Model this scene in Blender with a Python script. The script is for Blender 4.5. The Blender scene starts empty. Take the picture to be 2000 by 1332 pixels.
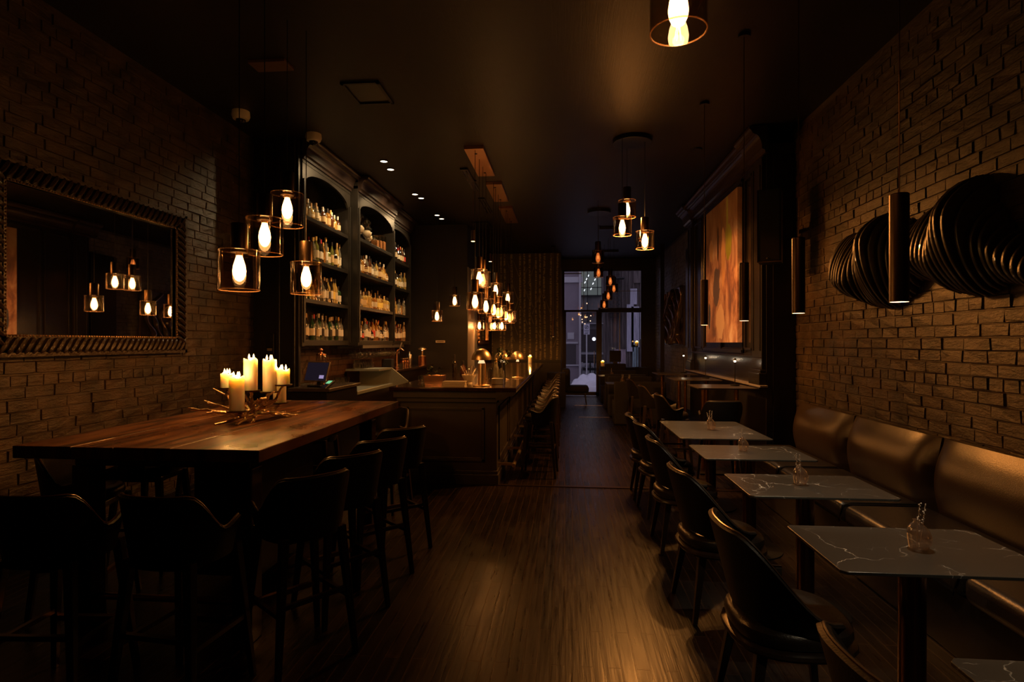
import bpy, bmesh, math, random
from mathutils import Vector, Matrix
R = random.Random(7)
PI = math.pi
sc = bpy.context.scene
C = sc.collection

# ------------------------------------------------------------------ materials
MATS = {}
def mat(name):
    m = bpy.data.materials.new(name); m.use_nodes = True
    m.node_tree.nodes.clear(); MATS[name] = m
    return m, m.node_tree.nodes, m.node_tree.links
def N(n, t, **k):
    x = n.new(t)
    for a, b in k.items():
        if a.startswith('i_'): x.inputs[a[2:].replace('_', ' ')].default_value = b
        else: setattr(x, a, b)
    return x
def c4(c): return (c[0], c[1], c[2], 1)
def pbr(name, col, rough=.5, metal=0., bump=0., bscale=30., vary=0., vscale=8., spec=.5, trans=0., sss=0., stretch=(1,1,1), coat=0., rvary=0.):
    m, n, l = mat(name)
    o = N(n, 'ShaderNodeOutputMaterial'); p = N(n, 'ShaderNodeBsdfPrincipled')
    l.new(p.outputs[0], o.inputs[0])
    p.inputs['Base Color'].default_value = c4(col); p.inputs['Roughness'].default_value = rough
    p.inputs['Metallic'].default_value = metal; p.inputs['Specular IOR Level'].default_value = spec
    p.inputs['Transmission Weight'].default_value = trans
    p.inputs['Coat Weight'].default_value = coat
    if sss:
        p.inputs['Subsurface Weight'].default_value = sss
        p.inputs['Subsurface Radius'].default_value = (1, .7, .4)
        p.inputs['Subsurface Scale'].default_value = .05
    if bump or vary or rvary:
        tc = N(n, 'ShaderNodeTexCoord'); mp = N(n, 'ShaderNodeMapping'); mp.inputs['Scale'].default_value = stretch
        l.new(tc.outputs['Object'], mp.inputs[0])
    if bump:
        t = N(n, 'ShaderNodeTexNoise'); t.inputs['Scale'].default_value = bscale; t.inputs['Detail'].default_value = 4
        l.new(mp.outputs[0], t.inputs[0])
        b = N(n, 'ShaderNodeBump'); b.inputs['Strength'].default_value = bump; b.inputs['Distance'].default_value = .01
        l.new(t.outputs['Fac'], b.inputs['Height']); l.new(b.outputs[0], p.inputs['Normal'])
    if vary or rvary:
        t = N(n, 'ShaderNodeTexNoise'); t.inputs['Scale'].default_value = vscale; t.inputs['Detail'].default_value = 5
        l.new(mp.outputs[0], t.inputs[0])
        if vary:
            r = N(n, 'ShaderNodeValToRGB')
            r.color_ramp.elements[0].position = .3; r.color_ramp.elements[1].position = .7
            r.color_ramp.elements[0].color = c4([x*(1-vary) for x in col]); r.color_ramp.elements[1].color = c4([min(1, x*(1+vary)) for x in col])
            l.new(t.outputs['Fac'], r.inputs[0]); l.new(r.outputs[0], p.inputs['Base Color'])
        if rvary:
            q = N(n, 'ShaderNodeMapRange'); q.inputs['From Min'].default_value = .3; q.inputs['From Max'].default_value = .7
            q.inputs['To Min'].default_value = max(.05, rough-rvary); q.inputs['To Max'].default_value = min(1, rough+rvary)
            l.new(t.outputs['Fac'], q.inputs[0]); l.new(q.outputs[0], p.inputs['Roughness'])
    return m
def emit(name, col, s, clear=0.):
    m, n, l = mat(name)
    o = N(n, 'ShaderNodeOutputMaterial'); e = N(n, 'ShaderNodeEmission')
    e.inputs[0].default_value = c4(col); e.inputs[1].default_value = s
    if clear:
        t = N(n, 'ShaderNodeBsdfTransparent'); a = N(n, 'ShaderNodeAddShader')
        t.inputs[0].default_value = (clear, clear, clear, 1)
        l.new(t.outputs[0], a.inputs[0]); l.new(e.outputs[0], a.inputs[1]); l.new(a.outputs[0], o.inputs[0])
    else: l.new(e.outputs[0], o.inputs[0])
    m.cycles.emission_sampling = 'NONE' if clear else 'AUTO'
    return m
def glass(name, tint, rough=.03, refl=1.0, dens=0.0, body=None):
    """thin clear glass: tinted see-through plus a fresnel sheen, optionally part body colour"""
    m, n, l = mat(name)
    o = N(n, 'ShaderNodeOutputMaterial'); t = N(n, 'ShaderNodeBsdfTransparent'); g = N(n, 'ShaderNodeBsdfGlossy')
    t.inputs[0].default_value = c4(tint); g.inputs[0].default_value = (refl, refl, refl, 1); g.inputs['Roughness'].default_value = rough
    f = N(n, 'ShaderNodeLayerWeight'); f.inputs[0].default_value = .25
    mx = N(n, 'ShaderNodeMixShader')
    base = t
    if body:
        p = N(n, 'ShaderNodeBsdfPrincipled'); p.inputs['Base Color'].default_value = c4(body); p.inputs['Roughness'].default_value = rough+.05
        m2 = N(n, 'ShaderNodeMixShader'); m2.inputs[0].default_value = dens
        l.new(t.outputs[0], m2.inputs[1]); l.new(p.outputs[0], m2.inputs[2]); base = m2
    mr = N(n, 'ShaderNodeMapRange'); mr.inputs['To Min'].default_value = .05; mr.inputs['To Max'].default_value = .75
    l.new(f.outputs['Facing'], mr.inputs[0]); l.new(mr.outputs[0], mx.inputs[0])
    l.new(base.outputs[0], mx.inputs[1]); l.new(g.outputs[0], mx.inputs[2]); l.new(mx.outputs[0], o.inputs[0])
    return m

def brick_mat(name, cols, rough=.5):
    m, n, l = mat(name)
    o = N(n, 'ShaderNodeOutputMaterial'); p = N(n, 'ShaderNodeBsdfPrincipled'); l.new(p.outputs[0], o.inputs[0])
    tc = N(n, 'ShaderNodeTexCoord')
    t = N(n, 'ShaderNodeTexNoise'); t.inputs['Scale'].default_value = 5; t.inputs['Detail'].default_value = 6
    l.new(tc.outputs['Object'], t.inputs[0])
    r = N(n, 'ShaderNodeValToRGB'); r.color_ramp.elements[0].position = .35; r.color_ramp.elements[1].position = .68
    r.color_ramp.elements[0].color = c4(cols[0]); r.color_ramp.elements[1].color = c4(cols[1])
    l.new(t.outputs['Fac'], r.inputs[0]); l.new(r.outputs[0], p.inputs['Base Color'])
    t2 = N(n, 'ShaderNodeTexNoise'); t2.inputs['Scale'].default_value = 26; t2.inputs['Detail'].default_value = 7; t2.inputs['Roughness'].default_value = .65
    mp = N(n, 'ShaderNodeMapping'); mp.inputs['Scale'].default_value = (1, .45, 1.3); l.new(tc.outputs['Object'], mp.inputs[0]); l.new(mp.outputs[0], t2.inputs[0])
    b = N(n, 'ShaderNodeBump'); b.inputs['Strength'].default_value = .7; b.inputs['Distance'].default_value = .014
    l.new(t2.outputs['Fac'], b.inputs['Height']); l.new(b.outputs[0], p.inputs['Normal'])
    p.inputs['Roughness'].default_value = rough
    return m
brick_mat('brick_paint', ((.020, .014, .009), (.060, .037, .021)), .33)
brick_mat('mortar', ((.024, .016, .010), (.055, .036, .021)), .5)
brick_mat('brick_red', ((.06, .026, .018), (.11, .055, .035)), .55)
brick_mat('brick_dark_grey', ((.075, .07, .07), (.13, .125, .13)), .5)

def floor_mat():
    m, n, l = mat('floor_strip')
    o = N(n, 'ShaderNodeOutputMaterial'); p = N(n, 'ShaderNodeBsdfPrincipled'); p.inputs['Specular IOR Level'].default_value = .28; l.new(p.outputs[0], o.inputs[0])
    tc = N(n, 'ShaderNodeTexCoord'); mp = N(n, 'ShaderNodeMapping'); mp.inputs['Rotation'].default_value = (0, 0, PI/2)
    l.new(tc.outputs['Object'], mp.inputs[0])
    br = N(n, 'ShaderNodeTexBrick'); l.new(mp.outputs[0], br.inputs[0])
    br.inputs['Scale'].default_value = 1; br.inputs['Brick Width'].default_value = .95; br.inputs['Row Height'].default_value = .07
    br.inputs['Mortar Size'].default_value = .0036; br.inputs['Mortar Smooth'].default_value = .3; br.offset = .37; br.inputs['Bias'].default_value = -.1
    br.inputs['Color1'].default_value = (.006, .0037, .0028, 1); br.inputs['Color2'].default_value = (.022, .012, .0085, 1); br.inputs['Mortar'].default_value = (.050, .028, .014, 1)
    # long wood grain
    mg = N(n, 'ShaderNodeMapping'); mg.inputs['Scale'].default_value = (30, 1.6, 1); l.new(tc.outputs['Object'], mg.inputs[0])
    g = N(n, 'ShaderNodeTexNoise'); g.inputs['Scale'].default_value = 1.5; g.inputs['Detail'].default_value = 6; l.new(mg.outputs[0], g.inputs[0])
    # worn patches
    w = N(n, 'ShaderNodeTexNoise'); w.inputs['Scale'].default_value = 1.1; w.inputs['Detail'].default_value = 7; w.inputs['Roughness'].default_value = .65; l.new(tc.outputs['Object'], w.inputs[0])
    wr = N(n, 'ShaderNodeMapRange'); wr.inputs['From Min'].default_value = .50; wr.inputs['From Max'].default_value = .75; l.new(w.outputs['Fac'], wr.inputs[0])
    mx = N(n, 'ShaderNodeMix', data_type='RGBA'); mx.inputs['B'].default_value = (.042, .026, .015, 1)
    m3 = N(n, 'ShaderNodeMath', operation='MULTIPLY'); m3.inputs[1].default_value = .38; l.new(wr.outputs[0], m3.inputs[0]); l.new(m3.outputs[0], mx.inputs['Factor'])
    l.new(br.outputs['Color'], mx.inputs['A'])
    mu = N(n, 'ShaderNodeMix', data_type='RGBA', blend_type='MULTIPLY'); mu.inputs['Factor'].default_value = .7
    gr = N(n, 'ShaderNodeValToRGB'); gr.color_ramp.elements[0].position = .3; gr.color_ramp.elements[0].color = (.45, .45, .45, 1); gr.color_ramp.elements[1].position = .7
    l.new(g.outputs['Fac'], gr.inputs[0]); l.new(mx.outputs['Result'], mu.inputs['A']); l.new(gr.outputs[0], mu.inputs['B']); l.new(mu.outputs['Result'], p.inputs['Base Color'])
    rr = N(n, 'ShaderNodeMapRange'); rr.inputs['To Min'].default_value = .16; rr.inputs['To Max'].default_value = .48; l.new(g.outputs['Fac'], rr.inputs[0]); l.new(rr.outputs[0], p.inputs['Roughness'])
    b = N(n, 'ShaderNodeBump'); b.inputs['Strength'].default_value = 1.; b.inputs['Distance'].default_value = .006; b.invert = True
    ad = N(n, 'ShaderNodeMath', operation='MULTIPLY_ADD'); ad.inputs[1].default_value = -.22; l.new(g.outputs['Fac'], ad.inputs[0]); l.new(br.outputs['Fac'], ad.inputs[2])
    # each board sits a little higher or lower and cups
    bs = N(n, 'ShaderNodeSeparateColor'); l.new(br.outputs['Color'], bs.inputs[0])
    a2 = N(n, 'ShaderNodeMath', operation='MULTIPLY_ADD'); a2.inputs[1].default_value = 14; l.new(bs.outputs[0], a2.inputs[0]); l.new(ad.outputs[0], a2.inputs[2])
    l.new(a2.outputs[0], b.inputs['Height']); l.new(b.outputs[0], p.inputs['Normal'])
floor_mat()

def table_wood():
    m, n, l = mat('old_table_wood')
    o = N(n, 'ShaderNodeOutputMaterial'); p = N(n, 'ShaderNodeBsdfPrincipled'); l.new(p.outputs[0], o.inputs[0])
    tc = N(n, 'ShaderNodeTexCoord'); mp = N(n, 'ShaderNodeMapping'); mp.inputs['Scale'].default_value = (9, 1.1, 1); l.new(tc.outputs['Object'], mp.inputs[0])
    g = N(n, 'ShaderNodeTexNoise'); g.inputs['Scale'].default_value = 1.6; g.inputs['Detail'].default_value = 8; g.inputs['Distortion'].default_value = .6; l.new(mp.outputs[0], g.inputs[0])
    r = N(n, 'ShaderNodeValToRGB'); e = r.color_ramp.elements
    e[0].position = .34; e[0].color = (.012, .006, .004, 1); e[1].position = .72; e[1].color = (.17, .074, .024, 1)
    x = r.color_ramp.elements.new(.5); x.color = (.085, .030, .012, 1)
    l.new(g.outputs['Fac'], r.inputs[0]); l.new(r.outputs[0], p.inputs['Base Color'])
    w = N(n, 'ShaderNodeTexNoise'); w.inputs['Scale'].default_value = 2.6; w.inputs['Detail'].default_value = 5; l.new(tc.outputs['Object'], w.inputs[0])
    q = N(n, 'ShaderNodeMapRange'); q.inputs['From Min'].default_value = .35; q.inputs['From Max'].default_value = .65; q.inputs['To Min'].default_value = .24; q.inputs['To Max'].default_value = .5
    l.new(w.outputs['Fac'], q.inputs[0]); l.new(q.outputs[0], p.inputs['Roughness'])
    b = N(n, 'ShaderNodeBump'); b.inputs['Strength'].default_value = .35; b.inputs['Distance'].default_value = .006
    l.new(g.outputs['Fac'], b.inputs['Height']); l.new(b.outputs[0], p.inputs['Normal'])
table_wood()

def stone_mat():
    m, n, l = mat('dark_veined_stone')
    o = N(n, 'ShaderNodeOutputMaterial'); p = N(n, 'ShaderNodeBsdfPrincipled'); l.new(p.outputs[0], o.inputs[0])
    tc = N(n, 'ShaderNodeTexCoord'); oi = N(n, 'ShaderNodeObjectInfo')
    off = N(n, 'ShaderNodeVectorMath', operation='ADD'); l.new(tc.outputs['Object'], off.inputs[0])
    sc_ = N(n, 'ShaderNodeVectorMath', operation='SCALE'); sc_.inputs['Scale'].default_value = 9; l.new(oi.outputs['Location'], sc_.inputs[0]); l.new(sc_.outputs[0], off.inputs[1])
    nz = N(n, 'ShaderNodeTexNoise'); nz.inputs['Scale'].default_value = 5; nz.inputs['Detail'].default_value = 6; l.new(off.outputs[0], nz.inputs[0])
    mixv = N(n, 'ShaderNodeVectorMath', operation='MULTIPLY_ADD'); mixv.inputs[1].default_value = (.22, .22, .22)
    l.new(nz.outputs['Color'], mixv.inputs[0]); l.new(off.outputs[0], mixv.inputs[2])
    v = N(n, 'ShaderNodeTexVoronoi', feature='DISTANCE_TO_EDGE'); v.inputs['Scale'].default_value = 2.6; l.new(mixv.outputs[0], v.inputs[0])
    mr = N(n, 'ShaderNodeMapRange'); mr.inputs['From Min'].default_value = .0; mr.inputs['From Max'].default_value = .0055; mr.inputs['To Min'].default_value = 1; mr.inputs['To Max'].default_value = 0
    l.new(v.outputs['Distance'], mr.inputs[0])
    # veins break up
    k = N(n, 'ShaderNodeTexNoise'); k.inputs['Scale'].default_value = 4.2; k.inputs['Detail'].default_value = 5; l.new(off.outputs[0], k.inputs[0])
    km = N(n, 'ShaderNodeMapRange'); km.inputs['From Min'].default_value = .47; km.inputs['From Max'].default_value = .60; l.new(k.outputs['Fac'], km.inputs[0])
    mu = N(n, 'ShaderNodeMath', operation='MULTIPLY'); l.new(mr.outputs[0], mu.inputs[0]); l.new(km.outputs[0], mu.inputs[1])
    v2 = N(n, 'ShaderNodeTexVoronoi', feature='DISTANCE_TO_EDGE'); v2.inputs['Scale'].default_value = 9; l.new(mixv.outputs[0], v2.inputs[0])
    r2 = N(n, 'ShaderNodeMapRange'); r2.inputs['From Max'].default_value = .012; r2.inputs['To Min'].default_value = .5; r2.inputs['To Max'].default_value = 0; l.new(v2.outputs['Distance'], r2.inputs[0])
    k2 = N(n, 'ShaderNodeTexNoise'); k2.inputs['Scale'].default_value = 9; k2.inputs['Detail'].default_value = 3; l.new(off.outputs[0], k2.inputs[0])
    q2 = N(n, 'ShaderNodeMapRange'); q2.inputs['From Min'].default_value = .56; q2.inputs['From Max'].default_value = .66; l.new(k2.outputs['Fac'], q2.inputs[0])
    f2 = N(n, 'ShaderNodeMath', operation='MULTIPLY'); l.new(r2.outputs[0], f2.inputs[0]); l.new(q2.outputs[0], f2.inputs[1])
    f3 = N(n, 'ShaderNodeMath', operation='MAXIMUM'); l.new(mu.outputs[0], f3.inputs[0]); l.new(f2.outputs[0], f3.inputs[1]); mu = f3
    mx = N(n, 'ShaderNodeMix', data_type='RGBA'); mx.inputs['A'].default_value = (.040, .039, .036, 1); mx.inputs['B'].default_value = (.75, .74, .70, 1)
    l.new(mu.outputs[0], mx.inputs['Factor']); l.new(mx.outputs['Result'], p.inputs['Base Color'])
    p.inputs['Roughness'].default_value = .33
stone_mat()

def painting_mat():
    m, n, l = mat('abstract_canvas')
    o = N(n, 'ShaderNodeOutputMaterial'); p = N(n, 'ShaderNodeBsdfPrincipled'); l.new(p.outputs[0], o.inputs[0])
    tc = N(n, 'ShaderNodeTexCoord'); sx = N(n, 'ShaderNodeSeparateXYZ'); l.new(tc.outputs['Object'], sx.inputs[0])
    mp = N(n, 'ShaderNodeMapping'); mp.inputs['Scale'].default_value = (1, 2.1, .95); l.new(tc.outputs['Object'], mp.inputs[0])
    a = N(n, 'ShaderNodeTexNoise'); a.inputs['Scale'].default_value = 1.9; a.inputs['Detail'].default_value = 9; a.inputs['Roughness'].default_value = .62; a.inputs['Distortion'].default_value = .5
    l.new(mp.outputs[0], a.inputs[0])
    r = N(n, 'ShaderNodeValToRGB'); e = r.color_ramp.elements
    e[0].position = .30; e[0].color = (.10, .10, .20, 1); e[1].position = .70; e[1].color = (.85, .72, .75, 1)
    for po, co in ((.42, (.26, .14, .16)), (.5, (.48, .27, .24)), (.58, (.66, .46, .42))): x = r.color_ramp.elements.new(po); x.color = c4(co)
    l.new(a.outputs['Fac'], r.inputs[0])
    # darker olive-brown upper third
    g = N(n, 'ShaderNodeMapRange'); g.inputs['From Min'].default_value = .1; g.inputs['From Max'].default_value = .75; l.new(sx.outputs['Z'], g.inputs[0])
    top = N(n, 'ShaderNodeMix', data_type='RGBA'); top.inputs['B'].default_value = (.20, .11, .035, 1); l.new(r.outputs[0], top.inputs['A'])
    gm = N(n, 'ShaderNodeMath', operation='MULTIPLY'); gm.inputs[1].default_value = .8; l.new(g.outputs[0], gm.inputs[0]); l.new(gm.outputs[0], top.inputs['Factor'])
    # green-yellow brushed patch
    cur = top.outputs['Result']
    def blob(cur, cy, cz, sy, sz, col, soft=.12):
        d = N(n, 'ShaderNodeVectorMath', operation='SUBTRACT'); d.inputs[1].default_value = (0, cy, cz); l.new(tc.outputs['Object'], d.inputs[0])
        s = N(n, 'ShaderNodeVectorMath', operation='MULTIPLY'); s.inputs[1].default_value = (0, 1/sy, 1/sz); l.new(d.outputs[0], s.inputs[0])
        nn = N(n, 'ShaderNodeTexNoise'); nn.inputs['Scale'].default_value = 5; nn.inputs['Detail'].default_value = 5; l.new(tc.outputs['Object'], nn.inputs[0])
        ln = N(n, 'ShaderNodeVectorMath', operation='LENGTH'); l.new(s.outputs[0], ln.inputs[0])
        ad = N(n, 'ShaderNodeMath', operation='ADD'); l.new(ln.outputs['Value'], ad.inputs[0]); l.new(nn.outputs['Fac'], ad.inputs[1])
        q = N(n, 'ShaderNodeMapRange'); q.inputs['From Min'].default_value = 1.5; q.inputs['From Max'].default_value = 1.5-soft; l.new(ad.outputs[0], q.inputs[0])
        x = N(n, 'ShaderNodeMix', data_type='RGBA'); x.inputs['B'].default_value = c4(col); l.new(cur, x.inputs['A']); l.new(q.outputs[0], x.inputs['Factor'])
        return x.outputs['Result']
    cur = blob(cur, -.42, .38, .16, .26, (.36, .42, .08)); cur = blob(cur, -.36, .7, .05, .4, (.34, .38, .08))
    cur = blob(cur, -.16, .22, .10, .42, (.72, .46, .30)); cur = blob(cur, .52, .38, .13, .16, (.60, .38, .22)); cur = blob(cur, .2, -.2, .2, .35, (.14, .12, .20))
    cur = blob(cur, .0, -.72, .22, .24, (.85, .66, .60)); cur = blob(cur, .62, -.62, .07, .2, (.07, .10, .22)); cur = blob(cur, .12, .45, .04, .3, (.05, .03, .02))
    l.new(cur, p.inputs['Base Color']); p.inputs['Roughness'].default_value = .55
    b = N(n, 'ShaderNodeBump'); b.inputs['Strength'].default_value = .4; b.inputs['Distance'].default_value = .01; l.new(a.outputs['Fac'], b.inputs['Height']); l.new(b.outputs[0], p.inputs['Normal'])
painting_mat()

def birch_mat():
    m, n, l = mat('birch_wallpaper')
    o = N(n, 'ShaderNodeOutputMaterial'); p = N(n, 'ShaderNodeBsdfPrincipled'); l.new(p.outputs[0], o.inputs[0])
    tc = N(n, 'ShaderNodeTexCoord'); mp = N(n, 'ShaderNodeMapping'); mp.inputs['Scale'].default_value = (1, 1, .25); l.new(tc.outputs['Object'], mp.inputs[0])
    nz = N(n, 'ShaderNodeTexNoise'); nz.inputs['Scale'].default_value = 2.0; nz.inputs['Detail'].default_value = 3; l.new(mp.outputs[0], nz.inputs[0])
    sx = N(n, 'ShaderNodeSeparateXYZ'); l.new(tc.outputs['Object'], sx.inputs[0])
    ad = N(n, 'ShaderNodeMath', operation='MULTIPLY_ADD'); ad.inputs[1].default_value = .12; l.new(nz.outputs['Fac'], ad.inputs[0]); l.new(sx.outputs['X'], ad.inputs[2])
    v = N(n, 'ShaderNodeTexVoronoi', voronoi_dimensions='1D'); v.inputs['Scale'].default_value = 6.0; l.new(ad.outputs[0], v.inputs['W'])
    mr = N(n, 'ShaderNodeMapRange'); mr.inputs['From Min'].default_value = .10; mr.inputs['From Max'].default_value = .20; mr.inputs['To Min'].default_value = 1; mr.inputs['To Max'].default_value = 0
    l.new(v.outputs['Distance'], mr.inputs[0])
    bk = N(n, 'ShaderNodeTexNoise'); bk.inputs['Scale'].default_value = 14; bk.inputs['Detail'].default_value = 4
    m2 = N(n, 'ShaderNodeMapping'); m2.inputs['Scale'].default_value = (1, 1, 2.5); l.new(tc.outputs['Object'], m2.inputs[0]); l.new(m2.outputs[0], bk.inputs[0])
    br = N(n, 'ShaderNodeValToRGB'); br.color_ramp.elements[0].position = .38; br.color_ramp.elements[0].color = (.05, .035, .02, 1); br.color_ramp.elements[1].position = .55; br.color_ramp.elements[1].color = (.34, .29, .17, 1)
    l.new(bk.outputs['Fac'], br.inputs[0])
    mx = N(n, 'ShaderNodeMix', data_type='RGBA'); mx.inputs['A'].default_value = (.055, .045, .026, 1); l.new(mr.outputs[0], mx.inputs['Factor']); l.new(br.outputs[0], mx.inputs['B'])
    l.new(mx.outputs['Result'], p.inputs['Base Color']); p.inputs['Roughness'].default_value = .6
birch_mat()
pbr('birch_branch', (.18, .155, .09), .7)

pbr('ceiling_paint', (.013, .0105, .008), .45, bump=.12, bscale=3, stretch=(40, 1, 1), spec=.35)
pbr('black_paint', (.008, .0065, .006), .3, bump=.05)
pbr('panel_paint', (.016, .014, .015), .22, bump=.03, bscale=8)
pbr('shelf_paint', (.017, .0145, .012), .32, vary=.2)
pbr('crown_paint', (.024, .015, .012), .30, vary=.2)
pbr('panel_wood', (.034, .024, .017), .45, vary=.25, vscale=3)
pbr('leather', (.008, .006, .005), .48, bump=.15, bscale=120, spec=.22)
pbr('banquette_leather', (.030, .018, .010), .30, bump=.12, bscale=140)
pbr('seat_leather', (.016, .012, .010), .33, bump=.12, bscale=120)
pbr('stool_wood', (.016, .009, .006), .3, vary=.3, vscale=5, stretch=(8, 8, 1))
pbr('bronze', (.30, .17, .08), .3, metal=1.)
pbr('dark_bronze', (.10, .065, .04), .38, metal=1.)
pbr('gold_post', (.62, .30, .08), .25, metal=1.)
pbr('brass', (.85, .62, .36), .34, metal=1.)
pbr('copper', (.75, .36, .20), .25, metal=1.)
pbr('steel', (.55, .53, .5), .28, metal=1.)
pbr('chrome', (.8, .8, .8), .1, metal=1.)
pbr('branch_metal', (.62, .44, .28), .3, metal=1., bump=.6, bscale=60)
pbr('black_metal', (.012, .011, .01), .4, metal=.4)
pbr('art_black', (.022, .016, .011), .38, coat=.7, spec=1.)
pbr('art_relief', (.05, .038, .034), .22, coat=.5)
pbr('art_copper', (.75, .42, .28), .3, metal=.9)
pbr('frame_black', (.028, .018, .011), .3, bump=.5, bscale=50)
pbr('bar_top', (.030, .014, .009), .12, vary=.3, coat=.3)
pbr('counter_dark', (.045, .035, .027), .28, vary=.3)
pbr('mirror', (.82, .80, .78), .015, metal=1.)
pbr('wax', (.93, .86, .70), .45, sss=1.)
pbr('white_plastic', (.55, .5, .42), .4)
pbr('cream', (.62, .52, .38), .6)
pbr('book_cream', (.55, .45, .3), .6, stretch=(1, 1, 60), vary=.2, vscale=3)
pbr('spoon', (.7, .6, .5), .3, metal=1)
pbr('pale_metal', (.34, .36, .30), .35, metal=.6)
pbr('plate_metal', (.55, .30, .16), .3, metal=1.)
pbr('ceil_plate', (.16, .09, .05), .45, metal=.6)
pbr('foliage', (.02, .035, .012), .6)
pbr('dark_glass', (.010, .008, .006), .08)
pbr('service_paint', (.012, .009, .007), .6)
pbr('cloth_black', (.007, .006, .006), .8)
pbr('trim_light', (.22, .19, .18), .3)
pbr('flower', (.75, .70, .66), .7)
pbr('rubber', (.01, .01, .01), .7)
pbr('spice', (.30, .12, .03), .8, vary=.5, vscale=60)
pbr('speaker_cloth', (.012, .009, .006), .45)
emit('bulb_glow', (1, .55, .20), 11, clear=.6)
emit('filament', (1, .62, .28), 60)
emit('dim_bulb_glow', (1, .42, .11), 1.2, clear=.6)
emit('dim_filament', (1, .50, .16), 8)
emit('flame', (1, .52, .18), 16)
emit('lens_warm', (1, .60, .26), 9)
emit('lens_white', (1, .82, .55), 8)
emit('lamp_glow', (1, .66, .32), 1.3)
emit('screen_green', (.25, .75, .35), .9)
emit('screen_dim', (.11, .075, .13), .10)
emit('screen_key', (.45, .35, .65), .8)
emit('window_lit', (.62, .68, .66), .20)
emit('tube_lit', (.9, .95, 1), 2.2)
emit('string_bulb', (1, .55, .3), 4)
glass('shade_glass', (.90, .82, .74), .02, .9)
glass('rim_glass', (.85, .7, .55), .16, 1.0, .12, (.8, .5, .3))
glass('shade_smoke', (.62, .45, .36), .02, .8)
glass('clear_glass', (.9, .88, .84), .04)
glass('pane', (.86, .87, .9), .02, .35)
glass('vase_glass', (.97, .91, .86), .05, 1.0, .035, (.95, .75, .62))
GLS = {}
for nm, tint, body, dens in (('clear', (.85, .82, .72), (.8, .75, .6), .16), ('amber', (.75, .45, .14), (.65, .30, .06), .42), ('gold', (.85, .68, .3), (.85, .58, .16), .45),
                             ('green', (.30, .42, .24), (.05, .13, .05), .4), ('black', (.05, .04, .03), (.02, .014, .01), .92), ('olive', (.5, .55, .2), (.35, .36, .08), .4),
                             ('red', (.5, .15, .06), (.22, .03, .02), .5), ('white', (.9, .88, .8), (.85, .8, .7), .8), ('brown', (.3, .14, .05), (.14, .05, .02), .65)):
    GLS[nm] = glass('bottle_'+nm, tint, .06, .9, dens, body)
LAB = {}
for nm, c in (('cream', (.60, .50, .33)), ('white', (.70, .64, .52)), ('black', (.03, .025, .02)), ('yellow', (.85, .60, .12)), ('red', (.65, .06, .04)), ('tan', (.55, .38, .18)), ('green', (.12, .35, .12))):
    LAB[nm] = pbr('label_'+nm, c, .6)
for nm, c in (('black', (.02, .015, .015)), ('red', (.55, .03, .04)), ('gold', (.7, .45, .15)), ('cork', (.45, .28, .13)), ('white', (.7, .65, .58)), ('green', (.25, .5, .08))):
    LAB['cap_'+nm] = pbr('cap_'+nm, c, .4)
# outdoors
pbr('ext_stucco', (.21, .18, .21), .85, vary=.12, vscale=1.2)
pbr('ext_dark', (.06, .05, .052), .8)
pbr('ext_grey', (.17, .165, .165), .85, vary=.2, vscale=2)
pbr('ext_boards', (.10, .08, .078), .8, vary=.55, vscale=4, stretch=(6, 6, .35))
pbr('ext_teal', (.15, .21, .23), .8, vary=.5, vscale=4, stretch=(5, 5, .5))
pbr('ext_mauve', (.24, .19, .22), .8, vary=.5, vscale=5, stretch=(5, 5, .5))
pbr('ext_pale', (.38, .38, .46), .8, vary=.3, vscale=5, stretch=(6, 6, .4))
pbr('ext_metal', (.42, .42, .45), .5)
pbr('ext_iron', (.012, .012, .014), .6)
pbr('snow', (.72, .74, .82), .8, bump=.8, bscale=6)
pbr('road', (.16, .16, .18), .6, bump=.3, bscale=10, vary=.4, vscale=1.5)
pbr('sign_white', (.5, .5, .58), .6)
pbr('sign_ink', (.04, .04, .06), .6)

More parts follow.
